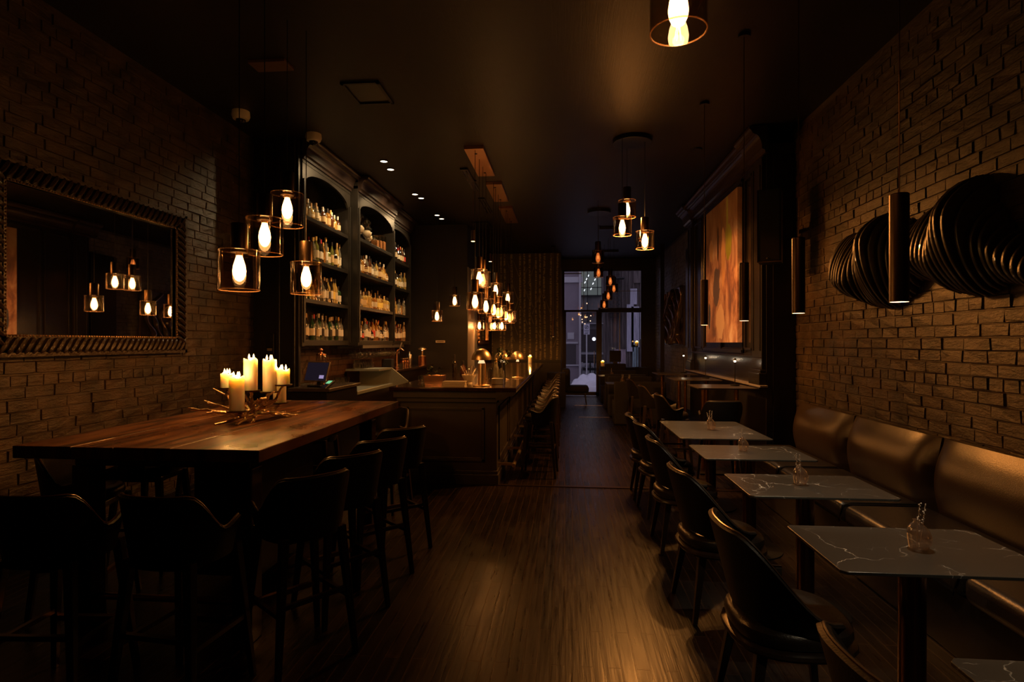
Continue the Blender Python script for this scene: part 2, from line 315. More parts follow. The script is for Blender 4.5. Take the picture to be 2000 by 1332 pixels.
# ------------------------------------------------------------------ mesh building
class MB:
    def __init__(s): s.v = []; s.f = []
    def add(s, vs, fs):
        o = len(s.v); s.v += [tuple(v) for v in vs]; s.f += [tuple(i+o for i in f) for f in fs]; return s
    def box(s, x0, x1, y0, y1, z0, z1):
        return s.add([(x0,y0,z0),(x1,y0,z0),(x1,y1,z0),(x0,y1,z0),(x0,y0,z1),(x1,y0,z1),(x1,y1,z1),(x0,y1,z1)],
                     [(0,3,2,1),(4,5,6,7),(0,1,5,4),(1,2,6,5),(2,3,7,6),(3,0,4,7)])
    def lathe(s, prof, n=16, cx=0, cy=0, cz=0, cap0=True, cap1=True, sx=1, sy=1):
        vs = []; fs = []
        for r, z in prof:
            for k in range(n):
                a = 2*PI*k/n; vs.append((cx+r*math.cos(a)*sx, cy+r*math.sin(a)*sy, cz+z))
        for i in range(len(prof)-1):
            for k in range(n):
                a = i*n+k; b = i*n+(k+1) % n; fs.append((a, b, b+n, a+n))
        if cap0: fs.append(tuple(reversed(range(n))))
        if cap1: fs.append(tuple(range((len(prof)-1)*n, len(prof)*n)))
        return s.add(vs, fs)
    def cyl(s, cx, cy, z0, z1, r, n=16, r1=None): return s.lathe([(r, z0), (r if r1 is None else r1, z1)], n, cx, cy)
    def tube(s, pts, rs, n=8, cap=True):
        pts = [Vector(p) for p in pts]
        if not isinstance(rs, (list, tuple)): rs = [rs]*len(pts)
        vs = []; fs = []; up = None
        for i, p in enumerate(pts):
            t = (pts[min(i+1, len(pts)-1)]-pts[max(i-1, 0)]).normalized()
            if up is None: up = Vector((0,0,1)) if abs(t.z) < .9 else Vector((1,0,0))
            a = t.cross(up).normalized(); b = a.cross(t).normalized(); up = b
            for k in range(n):
                g = 2*PI*k/n; vs.append(p+(a*math.cos(g)+b*math.sin(g))*rs[i])
        for i in range(len(pts)-1):
            for k in range(n):
                a = i*n+k; b = i*n+(k+1) % n; fs.append((a, b, b+n, a+n))
        if cap: fs.append(tuple(reversed(range(n)))); fs.append(tuple(range((len(pts)-1)*n, len(pts)*n)))
        return s.add(vs, fs)
    def beam(s, a, b, w0, w1=None, d0=None, d1=None):
        """square tapered bar from a to b"""
        w1 = w0 if w1 is None else w1
        a = Vector(a); b = Vector(b); t = (b-a).normalized(); u = Vector((0,1,0)) if abs(t.y) < .8 else Vector((1,0,0))
        x = t.cross(u).normalized(); y = t.cross(x).normalized(); vs = []
        for p, w in ((a, w0/2), (b, w1/2)):
            for i, j in ((-1,-1),(1,-1),(1,1),(-1,1)): vs.append(p+x*i*w+y*j*w)
        return s.add(vs, [(0,3,2,1),(4,5,6,7),(0,1,5,4),(1,2,6,5),(2,3,7,6),(3,0,4,7)])
    def prism(s, poly, axis, a, b):
        """poly of 2-D points extruded along axis from a to b"""
        def P(p, t):
            if axis == 'y': return (p[0], t, p[1])
            if axis == 'x': return (t, p[0], p[1])
            return (p[0], p[1], t)
        n = len(poly)
        return s.add([P(p, a) for p in poly]+[P(p, b) for p in poly], [tuple(range(n)), tuple(range(2*n-1, n-1, -1))]+[(i, i+n, (i+1) % n+n, (i+1) % n) for i in range(n)])
    def sphere(s, cx, cy, cz, r, n=12, m=8, sx=1, sy=1, sz=1):
        return s.lathe([(max(1e-4, r*math.sin(PI*i/m)), -r*math.cos(PI*i/m)*sz) for i in range(m+1)], n, cx, cy, cz, False, False, sx, sy)
    def tf(s, M): s.v = [tuple(M @ Vector(v)) for v in s.v]; return s
    def build(s, name, m, parent=None, smooth=False, bevel=0, subsurf=0, angle=None, label=None):
        me = bpy.data.meshes.new(name); me.from_pydata(s.v, [], s.f)
        bm = bmesh.new(); bm.from_mesh(me); bmesh.ops.recalc_face_normals(bm, faces=bm.faces)
        if smooth:
            for f in bm.faces: f.smooth = True
            for e in bm.edges:
                if len(e.link_faces) == 2 and e.calc_face_angle(0) > .75: e.smooth = False
        bm.to_mesh(me); bm.free(); me.update()
        me.materials.append(MATS[m] if isinstance(m, str) else m)
        o = bpy.data.objects.new(name, me); C.objects.link(o)
        if parent: o.parent = parent
        if bevel:
            b = o.modifiers.new('bevel', 'BEVEL'); b.width = bevel; b.segments = 2; b.limit_method = 'ANGLE'
        if subsurf:
            b = o.modifiers.new('sub', 'SUBSURF'); b.levels = subsurf; b.render_levels = subsurf
        if label: o['label'] = label
        return o
def tag(o, label, cat, group=None, kind=None):
    o['label'] = label; o['category'] = cat
    if group: o['group'] = group
    if kind: o['kind'] = kind
    return o
def thing(name, label, cat, loc=(0,0,0), rz=0, group=None):
    o = bpy.data.objects.new(name, None); C.objects.link(o); o.location = loc; o.rotation_euler = (0, 0, rz); o.empty_display_size = .05
    return tag(o, label, cat, group)
def struct(name, mb, m, parent=None, **k):
    o = mb.build(name, m, parent, **k)
    if not parent: o['kind'] = 'structure'
    return o
KIDS = {}
def copy_tree(o, parent=None):
    c = o.copy(); C.objects.link(c); c.parent = parent
    if o.type == 'LIGHT': c.data = o.data
    for ch in list(o.children): copy_tree(ch, c)
    return c
def dup(o, loc, rz, label, group=None):
    c = copy_tree(o); c.location = loc; c.rotation_euler = (0, 0, rz); c['label'] = label
    if group: c['group'] = group
    return c
def point(name, loc, w, col, r, parent=None):
    d = bpy.data.lights.new(name, 'POINT'); d.energy = w; d.color = col; d.shadow_soft_size = r
    o = bpy.data.objects.new(name, d); C.objects.link(o); o.location = loc; o.parent = parent
    return o
def spot(name, loc, tgt, w, col, ang, blend=.5, r=.02, parent=None):
    d = bpy.data.lights.new(name, 'SPOT'); d.energy = w; d.color = col; d.spot_size = math.radians(ang); d.spot_blend = blend; d.shadow_soft_size = r
    o = bpy.data.objects.new(name, d); C.objects.link(o); o.location = loc; o.parent = parent
    v = Vector(tgt)-Vector(loc); o.rotation_euler = v.to_track_quat('-Z', 'Y').to_euler()
    return o
ORD = ['first','second','third','fourth','fifth','sixth','seventh','eighth','ninth','tenth','eleventh','twelfth','thirteenth','fourteenth','fifteenth','sixteenth','seventeenth','eighteenth','nineteenth','twentieth',
       'twenty-first','twenty-second','twenty-third','twenty-fourth','twenty-fifth','twenty-sixth','twenty-seventh','twenty-eighth']
WARM = (1, .40, .085); CANDLE = (1, .49, .13)

# ------------------------------------------------------------------ setting
XL, XR, YB, YF, ZC = -3.8, 2.68, -2.6, 17.3, 4.1
struct('floor', MB().box(XL-.1, XR+.1, YB-.1, 17.45, -.1, 0), 'floor_strip')
struct('ceiling', MB().box(XL-.2, XR+.2, YB-.2, 17.5, ZC, ZC+.12), 'ceiling_paint')
def brick_wall(x, sgn, y0, y1, z0, z1, seed, bl=.235, bh=.086):
    """running-bond bricks with a header course every sixth row, mortar left open; face looks along sgn*X"""
    r = random.Random(seed); mb = MB(); nrow = int((z1-z0)/bh)
    for i in range(nrow):
        L = bl if i % 6 != 3 else bl*.52
        y = y0-(L*.5 if i % 2 else 0)+r.uniform(-.03, .03); za = z0+i*bh; sag = r.uniform(-.004, .004)
        while y < y1:
            ln = L*r.uniform(.93, 1.07); a = max(y+.004+r.uniform(0, .003), y0); b = min(y+ln-.004, y1)
            if b-a > .03:
                d = .008+r.uniform(-.004, .005); d2 = d+r.uniform(-.005, .005); d3 = d+r.uniform(-.004, .004)
                c = [r.uniform(0, .005) for _ in range(8)]
                p = [(a+c[0], za+.005+c[1]+sag), (b-c[2], za+.005+c[3]+sag), (b-c[4], za+bh-.004-c[5]+sag), (a+c[6], za+bh-.004-c[7]+sag)]
                o = .006
                vs = [(x-sgn*.004, q[0]+(-o if k in (0, 3) else o), q[1]+(-o if k < 2 else o)) for k, q in enumerate(p)]
                ds = (d, d2, d3, d2)
                vs += [(x+sgn*ds[k], q[0], q[1]) for k, q in enumerate(p)]
                mb.add(vs, [(4,5,6,7),(0,1,5,4),(1,2,6,5),(2,3,7,6),(3,0,4,7)])
            y += ln
    return mb
w = struct('wall_left', MB().box(XL-.2, XL, YB, 6.7, 0, ZC), 'mortar')
struct('bricks', brick_wall(XL, 1, YB, 6.7, 0, ZC, 3), 'brick_paint', w)
w = struct('wall_right', MB().box(XR, XR+.2, YB, 17.45, 0, ZC), 'mortar')
struct('bricks', brick_wall(XR, -1, YB, 7.0, 0, ZC, 5), 'brick_paint', w)
struct('bricks', brick_wall(XR, -1, 11.0, 17.3, 0, ZC, 6), 'brick_dark_grey', w)
w = struct('wall_behind_bar', MB().box(-3.8, -3.62, 6.75, 12, 0, ZC), 'mortar')
struct('bricks', brick_wall(-3.62, 1, 6.75, 12, .9, 1.7, 9), 'brick_red', w)
struct('wall_back', MB().box(XL-.2, XR+.2, YB-.2, YB, 0, ZC), 'black_paint')
struct('wall_pier', MB().box(-4.0, -3.22, 6.7, 6.75, 0, ZC), 'black_paint')
struct('trim_1', MB().box(-3.5, -3.44, 6.665, 6.7, .1, ZC).box(-3.30, -3.25, 6.665, 6.7, .1, ZC).box(-3.8, -3.22, 6.66, 6.7, 0, .2), 'black_paint', bevel=.008)
w = struct('wall_service', MB().box(-4.0, -2.05, 12, 16, 0, ZC), 'service_paint')
MB().box(-2.055, -2.035, 12.0, 12.85, .02, 3.2).build('corner_trim', 'trim_light', w)
w = struct('wall_front_left', MB().box(-4, -.1, 16, 17.45, 0, ZC), 'black_paint')
bw = MB().box(-2.03, -.12, 15.975, 15.995, 1.12, 4.08).build('birch_wallpaper', 'birch_wallpaper', w)
bb = MB()
for i in range(26):
    x = -1.95+R.random()*1.7; z = 1.3+R.random()*2.2; s = R.choice((-1, 1)); ln = R.uniform(.25, .6)
    bb.beam((x, 15.972, z), (x+s*ln*.35, 15.972, z+ln), .022, .008)
bb.build('birch_branches', 'birch_branch', w)
MB().box(-2.05, -.1, 15.93, 16, 0, 1.08).box(-2.05, -.1, 15.90, 16, 1.06, 1.12).build('wainscot', 'black_paint', w, bevel=.006)
# shop front: window_1 the tall upper light, window_2 lower right, door_1 lower left
WX0, WX1 = -.06, 2.30
struct('wall_front', MB().box(-.1, XR+.2, 17.3, 17.45, 3.78, ZC).box(WX1, XR, 17.3, 17.45, 0, 3.78).box(-.1, WX0, 17.3, 17.45, 0, 3.78), 'black_paint')
w = struct('window_1', MB().box(WX0, WX1, 17.34, 17.40, 2.52, 2.58).box(1.0, WX1, 17.28, 17.42, 2.50, 2.63).box(WX0, WX0+.05, 17.32, 17.42, 2.5, 3.78).box(WX1-.04, WX1, 17.32, 17.42, 2.5, 3.78).box(WX0, WX1, 17.32, 17.42, 3.74, 3.78), 'black_metal')
MB().box(WX0, WX1, 17.37, 17.376, 2.55, 3.78).build('pane', 'pane', w)
MB().box(WX0+.05, WX0+.57, 17.345, 17.35, 3.66, 3.69).box(.56, .575, 17.35, 17.36, 2.6, 3.78).box(1.3, WX1, 17.35, 17.355, 3.13, 3.145).build('glazing_bar', 'ext_metal', w)
w = struct('window_2', MB().box(1.02, 1.10, 17.3, 17.42, 0, 2.55).box(WX1-.04, WX1, 17.32, 17.42, 0, 2.55).box(1.02, WX1, 17.30, 17.42, 0, .32), 'black_metal')
MB().box(1.1, WX1, 17.37, 17.376, .3, 2.55).build('pane', 'pane', w)
MB().box(1.62, 1.645, 17.35, 17.37, .3, 2.5).build('glazing_bar', 'ext_metal', w)
w = struct('door_1', MB().box(WX0, WX0+.10, 17.3, 17.42, 0, 2.52).box(.94, 1.02, 17.3, 17.42, 0, 2.52).box(WX0, 1.0, 17.3, 17.42, .02, .12), 'black_metal')
MB().box(WX0, 1.0, 17.37, 17.376, .1, 2.52).build('pane', 'pane', w)
MB().tube([(.88, 17.28, .95), (.88, 17.28, 1.35)], .012).build('door_handle', 'steel', w)
struct('trim_2', MB().box(2.42, 2.52, 14.85, 14.95, 0, ZC), 'black_metal')
struct('trim_3', MB().box(-1.0, 2.6, 6.36, 6.42, 0, .008).box(1.2, 2.6, 6.34, 6.36, 0, .006), 'dark_bronze')
struct('trim_4', MB().box(.25, .95, 14.68, 14.73, 0, .006).box(.3, .95, 12.38, 12.42, 0, .006), 'steel')
struct('baseboard_left', MB().box(XL, XL+.03, YB, 6.7, 0, .16), 'black_paint', bevel=.006)
struct('baseboard_right', MB().box(XR-.03, XR, 11.6, 17.3, 0, .16), 'black_paint', bevel=.006)
# panelled bay on the right wall
PX = 2.35
w = struct('wall_panelled_bay', MB().box(PX, XR, 6.95, 11.06, 0, 3.93), 'panel_paint')
def crown(x, sgn, y0, y1, zb, zt, out):
    p = [(x, zb), (x+sgn*out*.12, zb), (x+sgn*out*.14, zb+.03), (x+sgn*out*.3, zb+.045)]
    H = zt-zb
    for i in range(7):
        a = i/6*PI/2; p.append((x+sgn*out*(.3+.42*(1-math.cos(a))), zb+.045+(H*.55)*math.sin(a)))
    p += [(x+sgn*out*.74, zb+H*.72), (x+sgn*out*.82, zb+H*.74), (x+sgn*out*.9, zb+H*.84), (x+sgn*out, zb+H*.9), (x+sgn*out, zt), (x, zt)]
    return MB().prism(p, 'y', y0, y1)
cr = crown(PX, -1, 6.85, 11.15, 3.80, 4.08, .20); cr.v += []; c2 = crown(PX-.04, -1, 6.80, 7.42, 3.78, 4.085, .20); cr.add(c2.v, c2.f); c2 = crown(PX-.04, -1, 10.62, 11.2, 3.78, 4.085, .20); cr.add(c2.v, c2.f)
cr.build('cornice', 'crown_paint', w)
mb = MB()
for ya, yb in ((6.97, 7.32), (10.68, 11.03)):
    mb.box(PX-.05, PX, ya, yb, 1.42, 3.8)
    for k in (0.05, .29): mb.box(PX-.062, PX-.05, ya+k-.012, ya+k+.012, 1.5, 3.7)
    mb.box(PX-.085, PX, ya-.02, yb+.02, 1.05, 1.24); mb.box(PX-.07, PX, ya-.01, yb+.01, 1.24, 1.28)
    mb.box(PX-.05, PX, ya, yb, 1.28, 1.42)
mb.build('pilasters', 'panel_paint', w, bevel=.008)
def frame_yz(mb, x, d, y0, y1, z0, z1, t):
    x0, x1 = min(x, x+d), max(x, x+d)
    mb.box(x0, x1, y0, y1, z0, z0+t); mb.box(x0, x1, y0, y1, z1-t, z1); mb.box(x0, x1, y0, y0+t, z0, z1); mb.box(x0, x1, y1-t, y1, z0, z1); return mb
mb = MB()
frame_yz(mb, PX, -.03, 7.40, 7.72, 1.5, 3.72, .035); frame_yz(mb, PX, -.03, 7.78, 9.98, 1.46, 3.76, .05); frame_yz(mb, PX, -.03, 10.04, 10.60, 1.5, 3.72, .035)
frame_yz(mb, PX, -.018, 7.83, 9.93, 1.51, 3.71, .02); mb.box(PX-.03, PX, 8.83, 8.845, 1.46, 1.6)
mb.build('panel_moulding', 'panel_paint', w, bevel=.006)
MB().box(PX-.035, PX, 7.3, 10.7, 1.405, 1.43).box(PX-.05, PX, 7.3, 10.7, 1.425, 1.44).build('chair_rail', 'panel_paint', w, bevel=.005)
MB().box(PX-.09, PX, 6.9, 11.1, 1.075, 1.10).build('ledge', 'trim_light', w, bevel=.004)
MB().box(2.42, XR, 6.93, 6.95, 0, 3.8).build('near_return', 'black_paint', w)
struct('trim_5', MB().box(2.45, XR, 11.25, 11.95, 1.5, 3.5), 'black_paint', bevel=.01)

# ------------------------------------------------------------------ ceiling fittings
cam_ = thing('dome_camera', 'small cream dome security camera on ceiling over the mirror wall', 'security camera', (-3.49, 5.91, ZC))
MB().lathe([(.09, 0), (.095, -.05), (.08, -.085), (.055, -.09)], 20).build('housing', 'white_plastic', cam_, smooth=True)
MB().sphere(0, 0, -.085, .052, 16, 10).build('dome', 'dark_glass', cam_, smooth=True)
dup(cam_, (-3.0, 6.63, ZC), .4, 'small cream dome security camera on ceiling at cornice of bottle shelves')
t = thing('ceiling_plate', 'bronze rectangular blank plate on ceiling above the long table', 'ceiling plate', (-2.62, 4.92, ZC))
MB().box(-.17, .17, -.09, .09, -.03, 0).build('cover', 'ceil_plate', t, bevel=.004)
t = thing('air_vent', 'square black air vent in the ceiling between table and bar', 'air vent', (-1.96, 5.58, ZC))
f = MB().box(-.19, .19, -.25, -.22, -.02, 0).box(-.19, .19, .22, .25, -.02, 0).box(-.19, -.16, -.25, .25, -.02, 0).box(.16, .19, -.25, .25, -.02, 0).build('frame', 'black_metal', t)
MB().box(-.16, .16, -.22, .22, -.006, -.002).build('grille', 'black_paint', t)
for k, (x, y, ln, lb) in enumerate(((-1.44, 8.69, .58, 'nearer'), (-1.435, 10.35, .55, 'farther'))):
    t = thing('slot_diffuser', 'narrow two-slot chrome strip in ceiling left of bar pendants, %s one' % lb, 'ceiling strip', (x, y, ZC), 0, 'ceiling strip slots')
    MB().box(-.055, .055, -ln, ln, -.025, 0).build('housing', 'black_metal', t)
    for s in (-1, 1):
        for a in (-1, 1): MB().box(s*.028-.010, s*.028+.010, a*ln/2-ln*.44, a*ln/2+ln*.44, -.034, -.024).build('slot_blade', 'chrome', t)
DL = [(-2.48, 7.7), (-2.50, 8.07), (-2.51, 9.46), (-2.47, 9.72), (-2.49, 11.05), (-2.47, 11.38)]
DN = ['nearest of six', 'second', 'third', 'fourth', 'fifth', 'farthest of six']
for k, (x, y) in enumerate(DL):
    t = thing('recessed_spotlight', 'small recessed ceiling spotlight facing the bottle shelves, %s counting away from camera' % DN[k], 'spotlight', (x, y, ZC), 0, 'recessed spotlights before the bottle shelves')
    MB().lathe([(.05, -.012), (.058, -.012), (.058, 0), (.05, 0)], 18, cap0=False, cap1=False).build('trim_ring', 'black_metal', t)
    MB().lathe([(.048, 0), (.040, .0)], 16).tf(Matrix.Translation((0, 0, -.006))).build('lens', 'lens_white', t)
    spot('spot_beam', (0, 0, -.03), (-.78, ((0.15 if k % 2 else -.25) if k < 4 else -.5), -1.05), (95 if k < 4 else 40), (1, .66, .32), 104, .8, .025, t)
t = thing('ceiling_speaker', 'small flat round fitting on the dark ceiling by panelled bay', 'ceiling fitting', (1.69, 7.59, ZC))
MB().lathe([(.07, -.02), (.075, 0)], 18).build('cover', 'black_metal', t)
for lb, x, y, wx, wy in (('nearer', .95, 12.6, .20, .08), ('farther', 1.1, 15.8, .35, .1)):
    t = thing('ceiling_bracket', 'dark flat box on ceiling near the shop window, %s one' % lb, 'ceiling box', (x, y, ZC), 0, 'ceiling boxes near the window')
    MB().box(-wx, wx, -wy, wy, -.05, 0).build('cover', 'black_metal', t, bevel=.004)

# ------------------------------------------------------------------ glass pendants
def bulb_mesh(sc_=1.):
    return [(r*sc_, z*sc_) for r, z in ((.014, 0), (.020, -.02), (.029, -.05), (.033, -.08), (.030, -.10), (.020, -.122), (.006, -.132))]
def pendant_proto(dia, h, dim=False):
    t = thing('glass_pendant', 'x', 'pendant lamp', (0, 0, 0))
    r = dia/2                               # origin = centre of the glass shade
    MB().lathe([(r, h/2), (r, -h/2), (r-.004, -h/2-.001), (r-.004, h/2-.004), (.045, h/2-.004), (.045, h/2), (r, h/2)], 40, cap0=False, cap1=False).build('glass_shade', 'shade_smoke' if dim else 'shade_glass', t, smooth=True)
    for zz in (-h/2, h/2): MB().lathe([(r-.004, -.0028), (r+.0007, -.002), (r+.0007, .002), (r-.004, .0028), (r-.004, -.0028)], 40, 0, 0, zz, False, False).build('glass_rim', 'rim_glass', t, smooth=True)
    MB().lathe([(.05, h/2-.012), (.05, h/2+.165), (.046, h/2+.17), (.005, h/2+.172)], 24).build('canister', 'dark_bronze', t, smooth=True)
    MB().lathe([(.022, h/2-.03), (.022, h/2-.012)], 14).build('socket', 'brass', t, smooth=True)
    b = MB().lathe(bulb_mesh(1.22), 16, 0, 0, h/2-.03).build('bulb', 'dim_bulb_glow' if dim else 'bulb_glow', t, smooth=True)
    f = MB()
    for k in range(4):
        a = k*PI/2; f.tube([(.006*math.cos(a), .006*math.sin(a), h/2-.075), (.014*math.cos(a+.4), .014*math.sin(a+.4), h/2-.13)], .0022, 5)
    f.build('filament', 'dim_filament' if dim else 'filament', b)
    return t
def pendant(proto, loc, label, group, w, dia=.22):
    t = copy_tree(proto); t.location = loc; t['label'] = label; t['group'] = group
    h = {.24: .245, .22: .21}.get(dia, .2)
    MB().cyl(0, 0, h/2+.17, ZC-loc[2]-.02, .0035, 6).build('cord', 'rubber', t)
    point('bulb_light', (0, 0, h/2-.138), w*.13, WARM, .024, t)
    spot('bulb_beam', (0, 0, h/2-.138), (0, 0, h/2-1), w*1.25, WARM, 173, .14, .024, t)
    return t
P24 = pendant_proto(.24, .245); P22 = pendant_proto(.22, .21); P22D = pendant_proto(.20, .20, True)
GA = 'glass pendants over the long wooden table'
WA = 23
pendant(P24, (-2.023, 3.409, 2.05), 'lit glass cylinder pendant over long table, large one nearest camera, second lowest', GA, WA, .24)
pendant(P24, (-2.058, 3.777, 2.33), 'lit glass cylinder pendant over long table, between the lowest left and highest ones', GA, WA, .24)
pendant(P24, (-2.125, 4.233, 2.62), 'lit glass cylinder pendant over long table, highest of its four', GA, WA, .24)
pendant(P24, (-2.047, 4.391, 2.11), 'lit glass cylinder pendant over long table, rightmost and lowest, before bottle shelves', GA, WA, .24)
pendant(P22, (.446, 2.311, 2.93), 'large lit glass pendant cut by the top edge of the photo', 'glass pendants above the aisle', 10, .22)
t = thing('pendant_canopy', 'round dark ceiling canopy holding the three aisle pendants', 'canopy', (.829, 7.166, ZC))
MB().lathe([(.235, -.05), (.235, 0)], 36).build('disc', 'black_metal', t, bevel=.004)
GC = 'three glass pendants in the aisle'
pendant(P22, (.785, 7.36, 3.29), 'lit glass pendant in the aisle, topmost of the three under round canopy', GC, 155)
pendant(P22, (.685, 6.95, 2.99), 'lit glass pendant in the aisle, left one of the three under round canopy', GC, 155)
pendant(P22, (.974, 7.119, 2.85), 'lit glass pendant in the aisle, lowest right of the three under round canopy', GC, 155)
# bar pendants: three long plates, four lamps each
for k, (x, y0, y1, lb) in enumerate(((-1.15, 7.2, 8.4, 'nearest'), (-1.10, 8.85, 9.95, 'middle'), (-1.08, 10.45, 11.75, 'farthest'))):
    t = thing('pendant_rail', 'long rectangular bronze plate on ceiling over the bar, %s one with four cords' % lb, 'ceiling plate', (x, (y0+y1)/2, ZC), 0, 'ceiling plates of the bar pendants')
    ln = (y1-y0)/2
    MB().box(-.125, .125, -ln, ln, -.045, 0).build('plate', 'plate_metal', t, bevel=.003)
    for s in (-1, 1): MB().cyl(0, s*ln*.7, -.052, -.045, .018, 12).build('screw_cap', 'black_metal', t)
t = thing('pendant_rail', 'short wide dark plate on ceiling at far end of bar', 'ceiling plate', (-1.73, 12.2-.35, ZC), 0, 'ceiling plates of the bar pendants')
MB().box(-.17, .17, -.15, .5, -.045, 0).build('plate', 'black_metal', t, bevel=.003)
GD = 'glass pendants in a row over the bar'
BP = [(-1.14, 7.25, 2.13), (-1.14, 7.61, 2.47), (-1.14, 7.94, 2.48), (-1.14, 8.26, 2.13), (-1.1, 8.83, 2.115), (-1.1, 9.1, 2.44), (-1.1, 9.46, 2.10), (-1.1, 9.84, 2.13),
      (-1.08, 10.55, 2.10), (-1.08, 10.85, 2.45), (-1.08, 11.26, 2.09), (-1.08, 11.6, 2.13)]
for k, p in enumerate(BP):
    pendant(P22, p, 'lit glass pendant hanging over the bar, %s of the twelve counting away from camera' % (ORD[k] if k < 11 else 'last'), GD, 9)
for p, lb in (((-1.50, 12.02, 2.29), 'upper right'), ((-1.62, 12.42, 2.13), 'lowest'), ((-1.85, 12.2, 2.38), 'upper left')):
    pendant(P22D, p, 'small glass pendant past the bar row in the far corner, %s of three' % lb, 'small pendants in the far bar corner', 5)
pendant(P22, (-2.485, 11.019, 2.12), 'small lit pendant before the dark wall with plaque, lower left of the pair', 'pendants before the service wall', 6)
pendant(P22, (-2.198, 11.346, 2.44), 'small lit pendant before the dark wall with plaque, upper right of the pair', 'pendants before the service wall', 6)
for (x, y), lb in zip(((-1.93, 12.9), (-1.70, 13.3), (-1.60, 13.0), (-1.45, 13.2)), ('leftmost against the pale strip', 'second from left', 'third from left', 'rightmost')):
    pendant(P22, (x, y, 1.99), 'bright low glass pendant behind the bar row, %s of four' % lb, 'low pendants beyond the bar', 26)
GW = 'dim smoked pendants before the shop window'
for p, lb in (((.578, 10.095, 3.09), 'highest, above the window top'), ((.704, 12.115, 3.07), 'second highest'), ((1.029, 13.149, 3.0), 'third highest'), ((1.195, 14.169, 2.93), 'small one at right of the chain'),
              ((1.028, 13.75, 2.715), 'second lowest'), ((.993, 14.652, 2.57), 'lowest, just above the dark window beam')):
    pendant(P22D, p, 'smoked pendant with amber bulb before the shop window, %s' % lb, GW, 1.5)
for p in (P24, P22, P22D):
    for ch in list(p.children_recursive): bpy.data.objects.remove(ch)
    bpy.data.objects.remove(p)
t = thing('pendant_canopy', 'round dark ceiling canopy above the smoked window pendants', 'canopy', (.65, 11.0, ZC))
MB().lathe([(.22, -.05), (.22, 0)], 30).build('disc', 'black_metal', t)

# cylinder downlights over the stone tables
def cylinder(loc, label, w, group='slim cylinder downlights over stone tables', L=.47, r=.038, ang=95):
    t = thing('cylinder_pendant', label, 'pendant lamp', loc, 0, group)
    MB().lathe([(r-.002, .012), (r, 0), (r, L-.004), (r-.004, L)], 28).build('tube', 'dark_bronze', t, smooth=True)
    MB().lathe([(r-.003, .0), (.001, .0)], 24, cz=-.0005).build('lens', 'lens_warm', t)
    MB().cyl(0, 0, L, ZC-loc[2]-.02, .003, 6).build('cord', 'bronze', t)
    MB().lathe([(.05, ZC-loc[2]-.025), (.05, ZC-loc[2])], 18).build('ceiling_rose', 'black_metal', t)
    if w: spot('spot_beam', (0, 0, -.012), (0, 0, -1), w, (1, .78, .50), ang, .35, .012, t)
    return t
cylinder((1.45, 2.64, 1.777), 'slim bronze cylinder downlight before the black ribbed wall sculpture, nearest', 19)
cylinder((1.45, 3.72, 1.783), 'slim bronze cylinder downlight hanging before dark pier, second from camera', 19)
cylinder((1.45, 4.81, 1.777), 'slim bronze cylinder downlight at right edge of orange painting', 19)
cylinder((1.45, 6.14, 1.783), 'slim bronze cylinder downlight at left edge of orange painting', 19)
cylinder((1.45, 1.3, 1.78), 'slim bronze cylinder downlight over the nearest stone table corner', 19)
cylinder((-1.405, 8.75, 3.16), 'short dark cylinder spot on cord left of the bar pendants', 6, 'short cylinder spots at the bar', .17, .036)
cylinder((-1.60, 12.3, 3.35), 'short dark cylinder spot on cord above the far bar corner', 2, 'short cylinder spots at the bar', .17, .036)
cylinder((-.30, 14.9, 1.75), 'slim cylinder lamp hanging before the birch wallpaper', 0, 'slim cylinder before birch wallpaper', .42, .035)

# ------------------------------------------------------------------ back bar shelving
ZS = [1.63, 2.15, 2.67, 3.19]
def shelving(lb, y0, y1, xf, xb=-3.60):
    t = thing('shelving_unit', 'tall dark arched bottle shelving unit, %s of three behind the bar' % lb, 'shelving', (0, 0, 0), 0, 'arched bottle shelving units')
    st = .07
    MB().box(xb, xf, y0, y0+st, 1.55, 3.95).box(xb, xf, y1-st, y1, 1.55, 3.95).box(xb, xf, y0, y1, 3.9, 4.0).box(xb, xb+.02, y0, y1, 1.55, 3.95).build('carcass', 'shelf_paint', t, bevel=.004)
    for y in (y0, y1-st): MB().box(xf, xf+.018, y+.012, y+st-.012, 1.6, 3.62).build('stile', 'shelf_paint', t, bevel=.004)
    for k, z in enumerate(ZS): MB().box(xb+.02, xf-.004, y0+st, y1-st, z-(.07 if k == 0 else .05), z).build('shelf', 'shelf_paint', t, bevel=.003)
    a = MB(); n = 22; ya, yb = y0+st, y1-st; vs = []; fs = []
    for i in range(n+1):
        u = i/n; y = ya+(yb-ya)*u; z = 3.58+.19*math.sqrt(max(0, 1-(2*u-1)**2))
        vs += [(xf-.03, y, z), (xf, y, z), (xf, y, 3.95), (xf-.03, y, 3.95)]
    for i in range(n):
        b = i*4
        for j in range(4): fs.append((b+j, b+(j+1) % 4, b+4+(j+1) % 4, b+4+j))
    a.add(vs, fs); a.box(xf-.002, xf+.006, y0, y1, 3.815, 3.83)
    a.build('arch_panel', 'shelf_paint', t)
    crown(xf, 1, y0+.001, y1-.001, 3.86, 4.09, .17).build('cornice', 'crown_paint', t, smooth=False)
    return t
shelving('nearest', 6.76, 8.33, -3.2)
shelving('middle', 8.33, 10.17, -3.08)
shelving('farthest', 10.17, 11.70, -3.2)

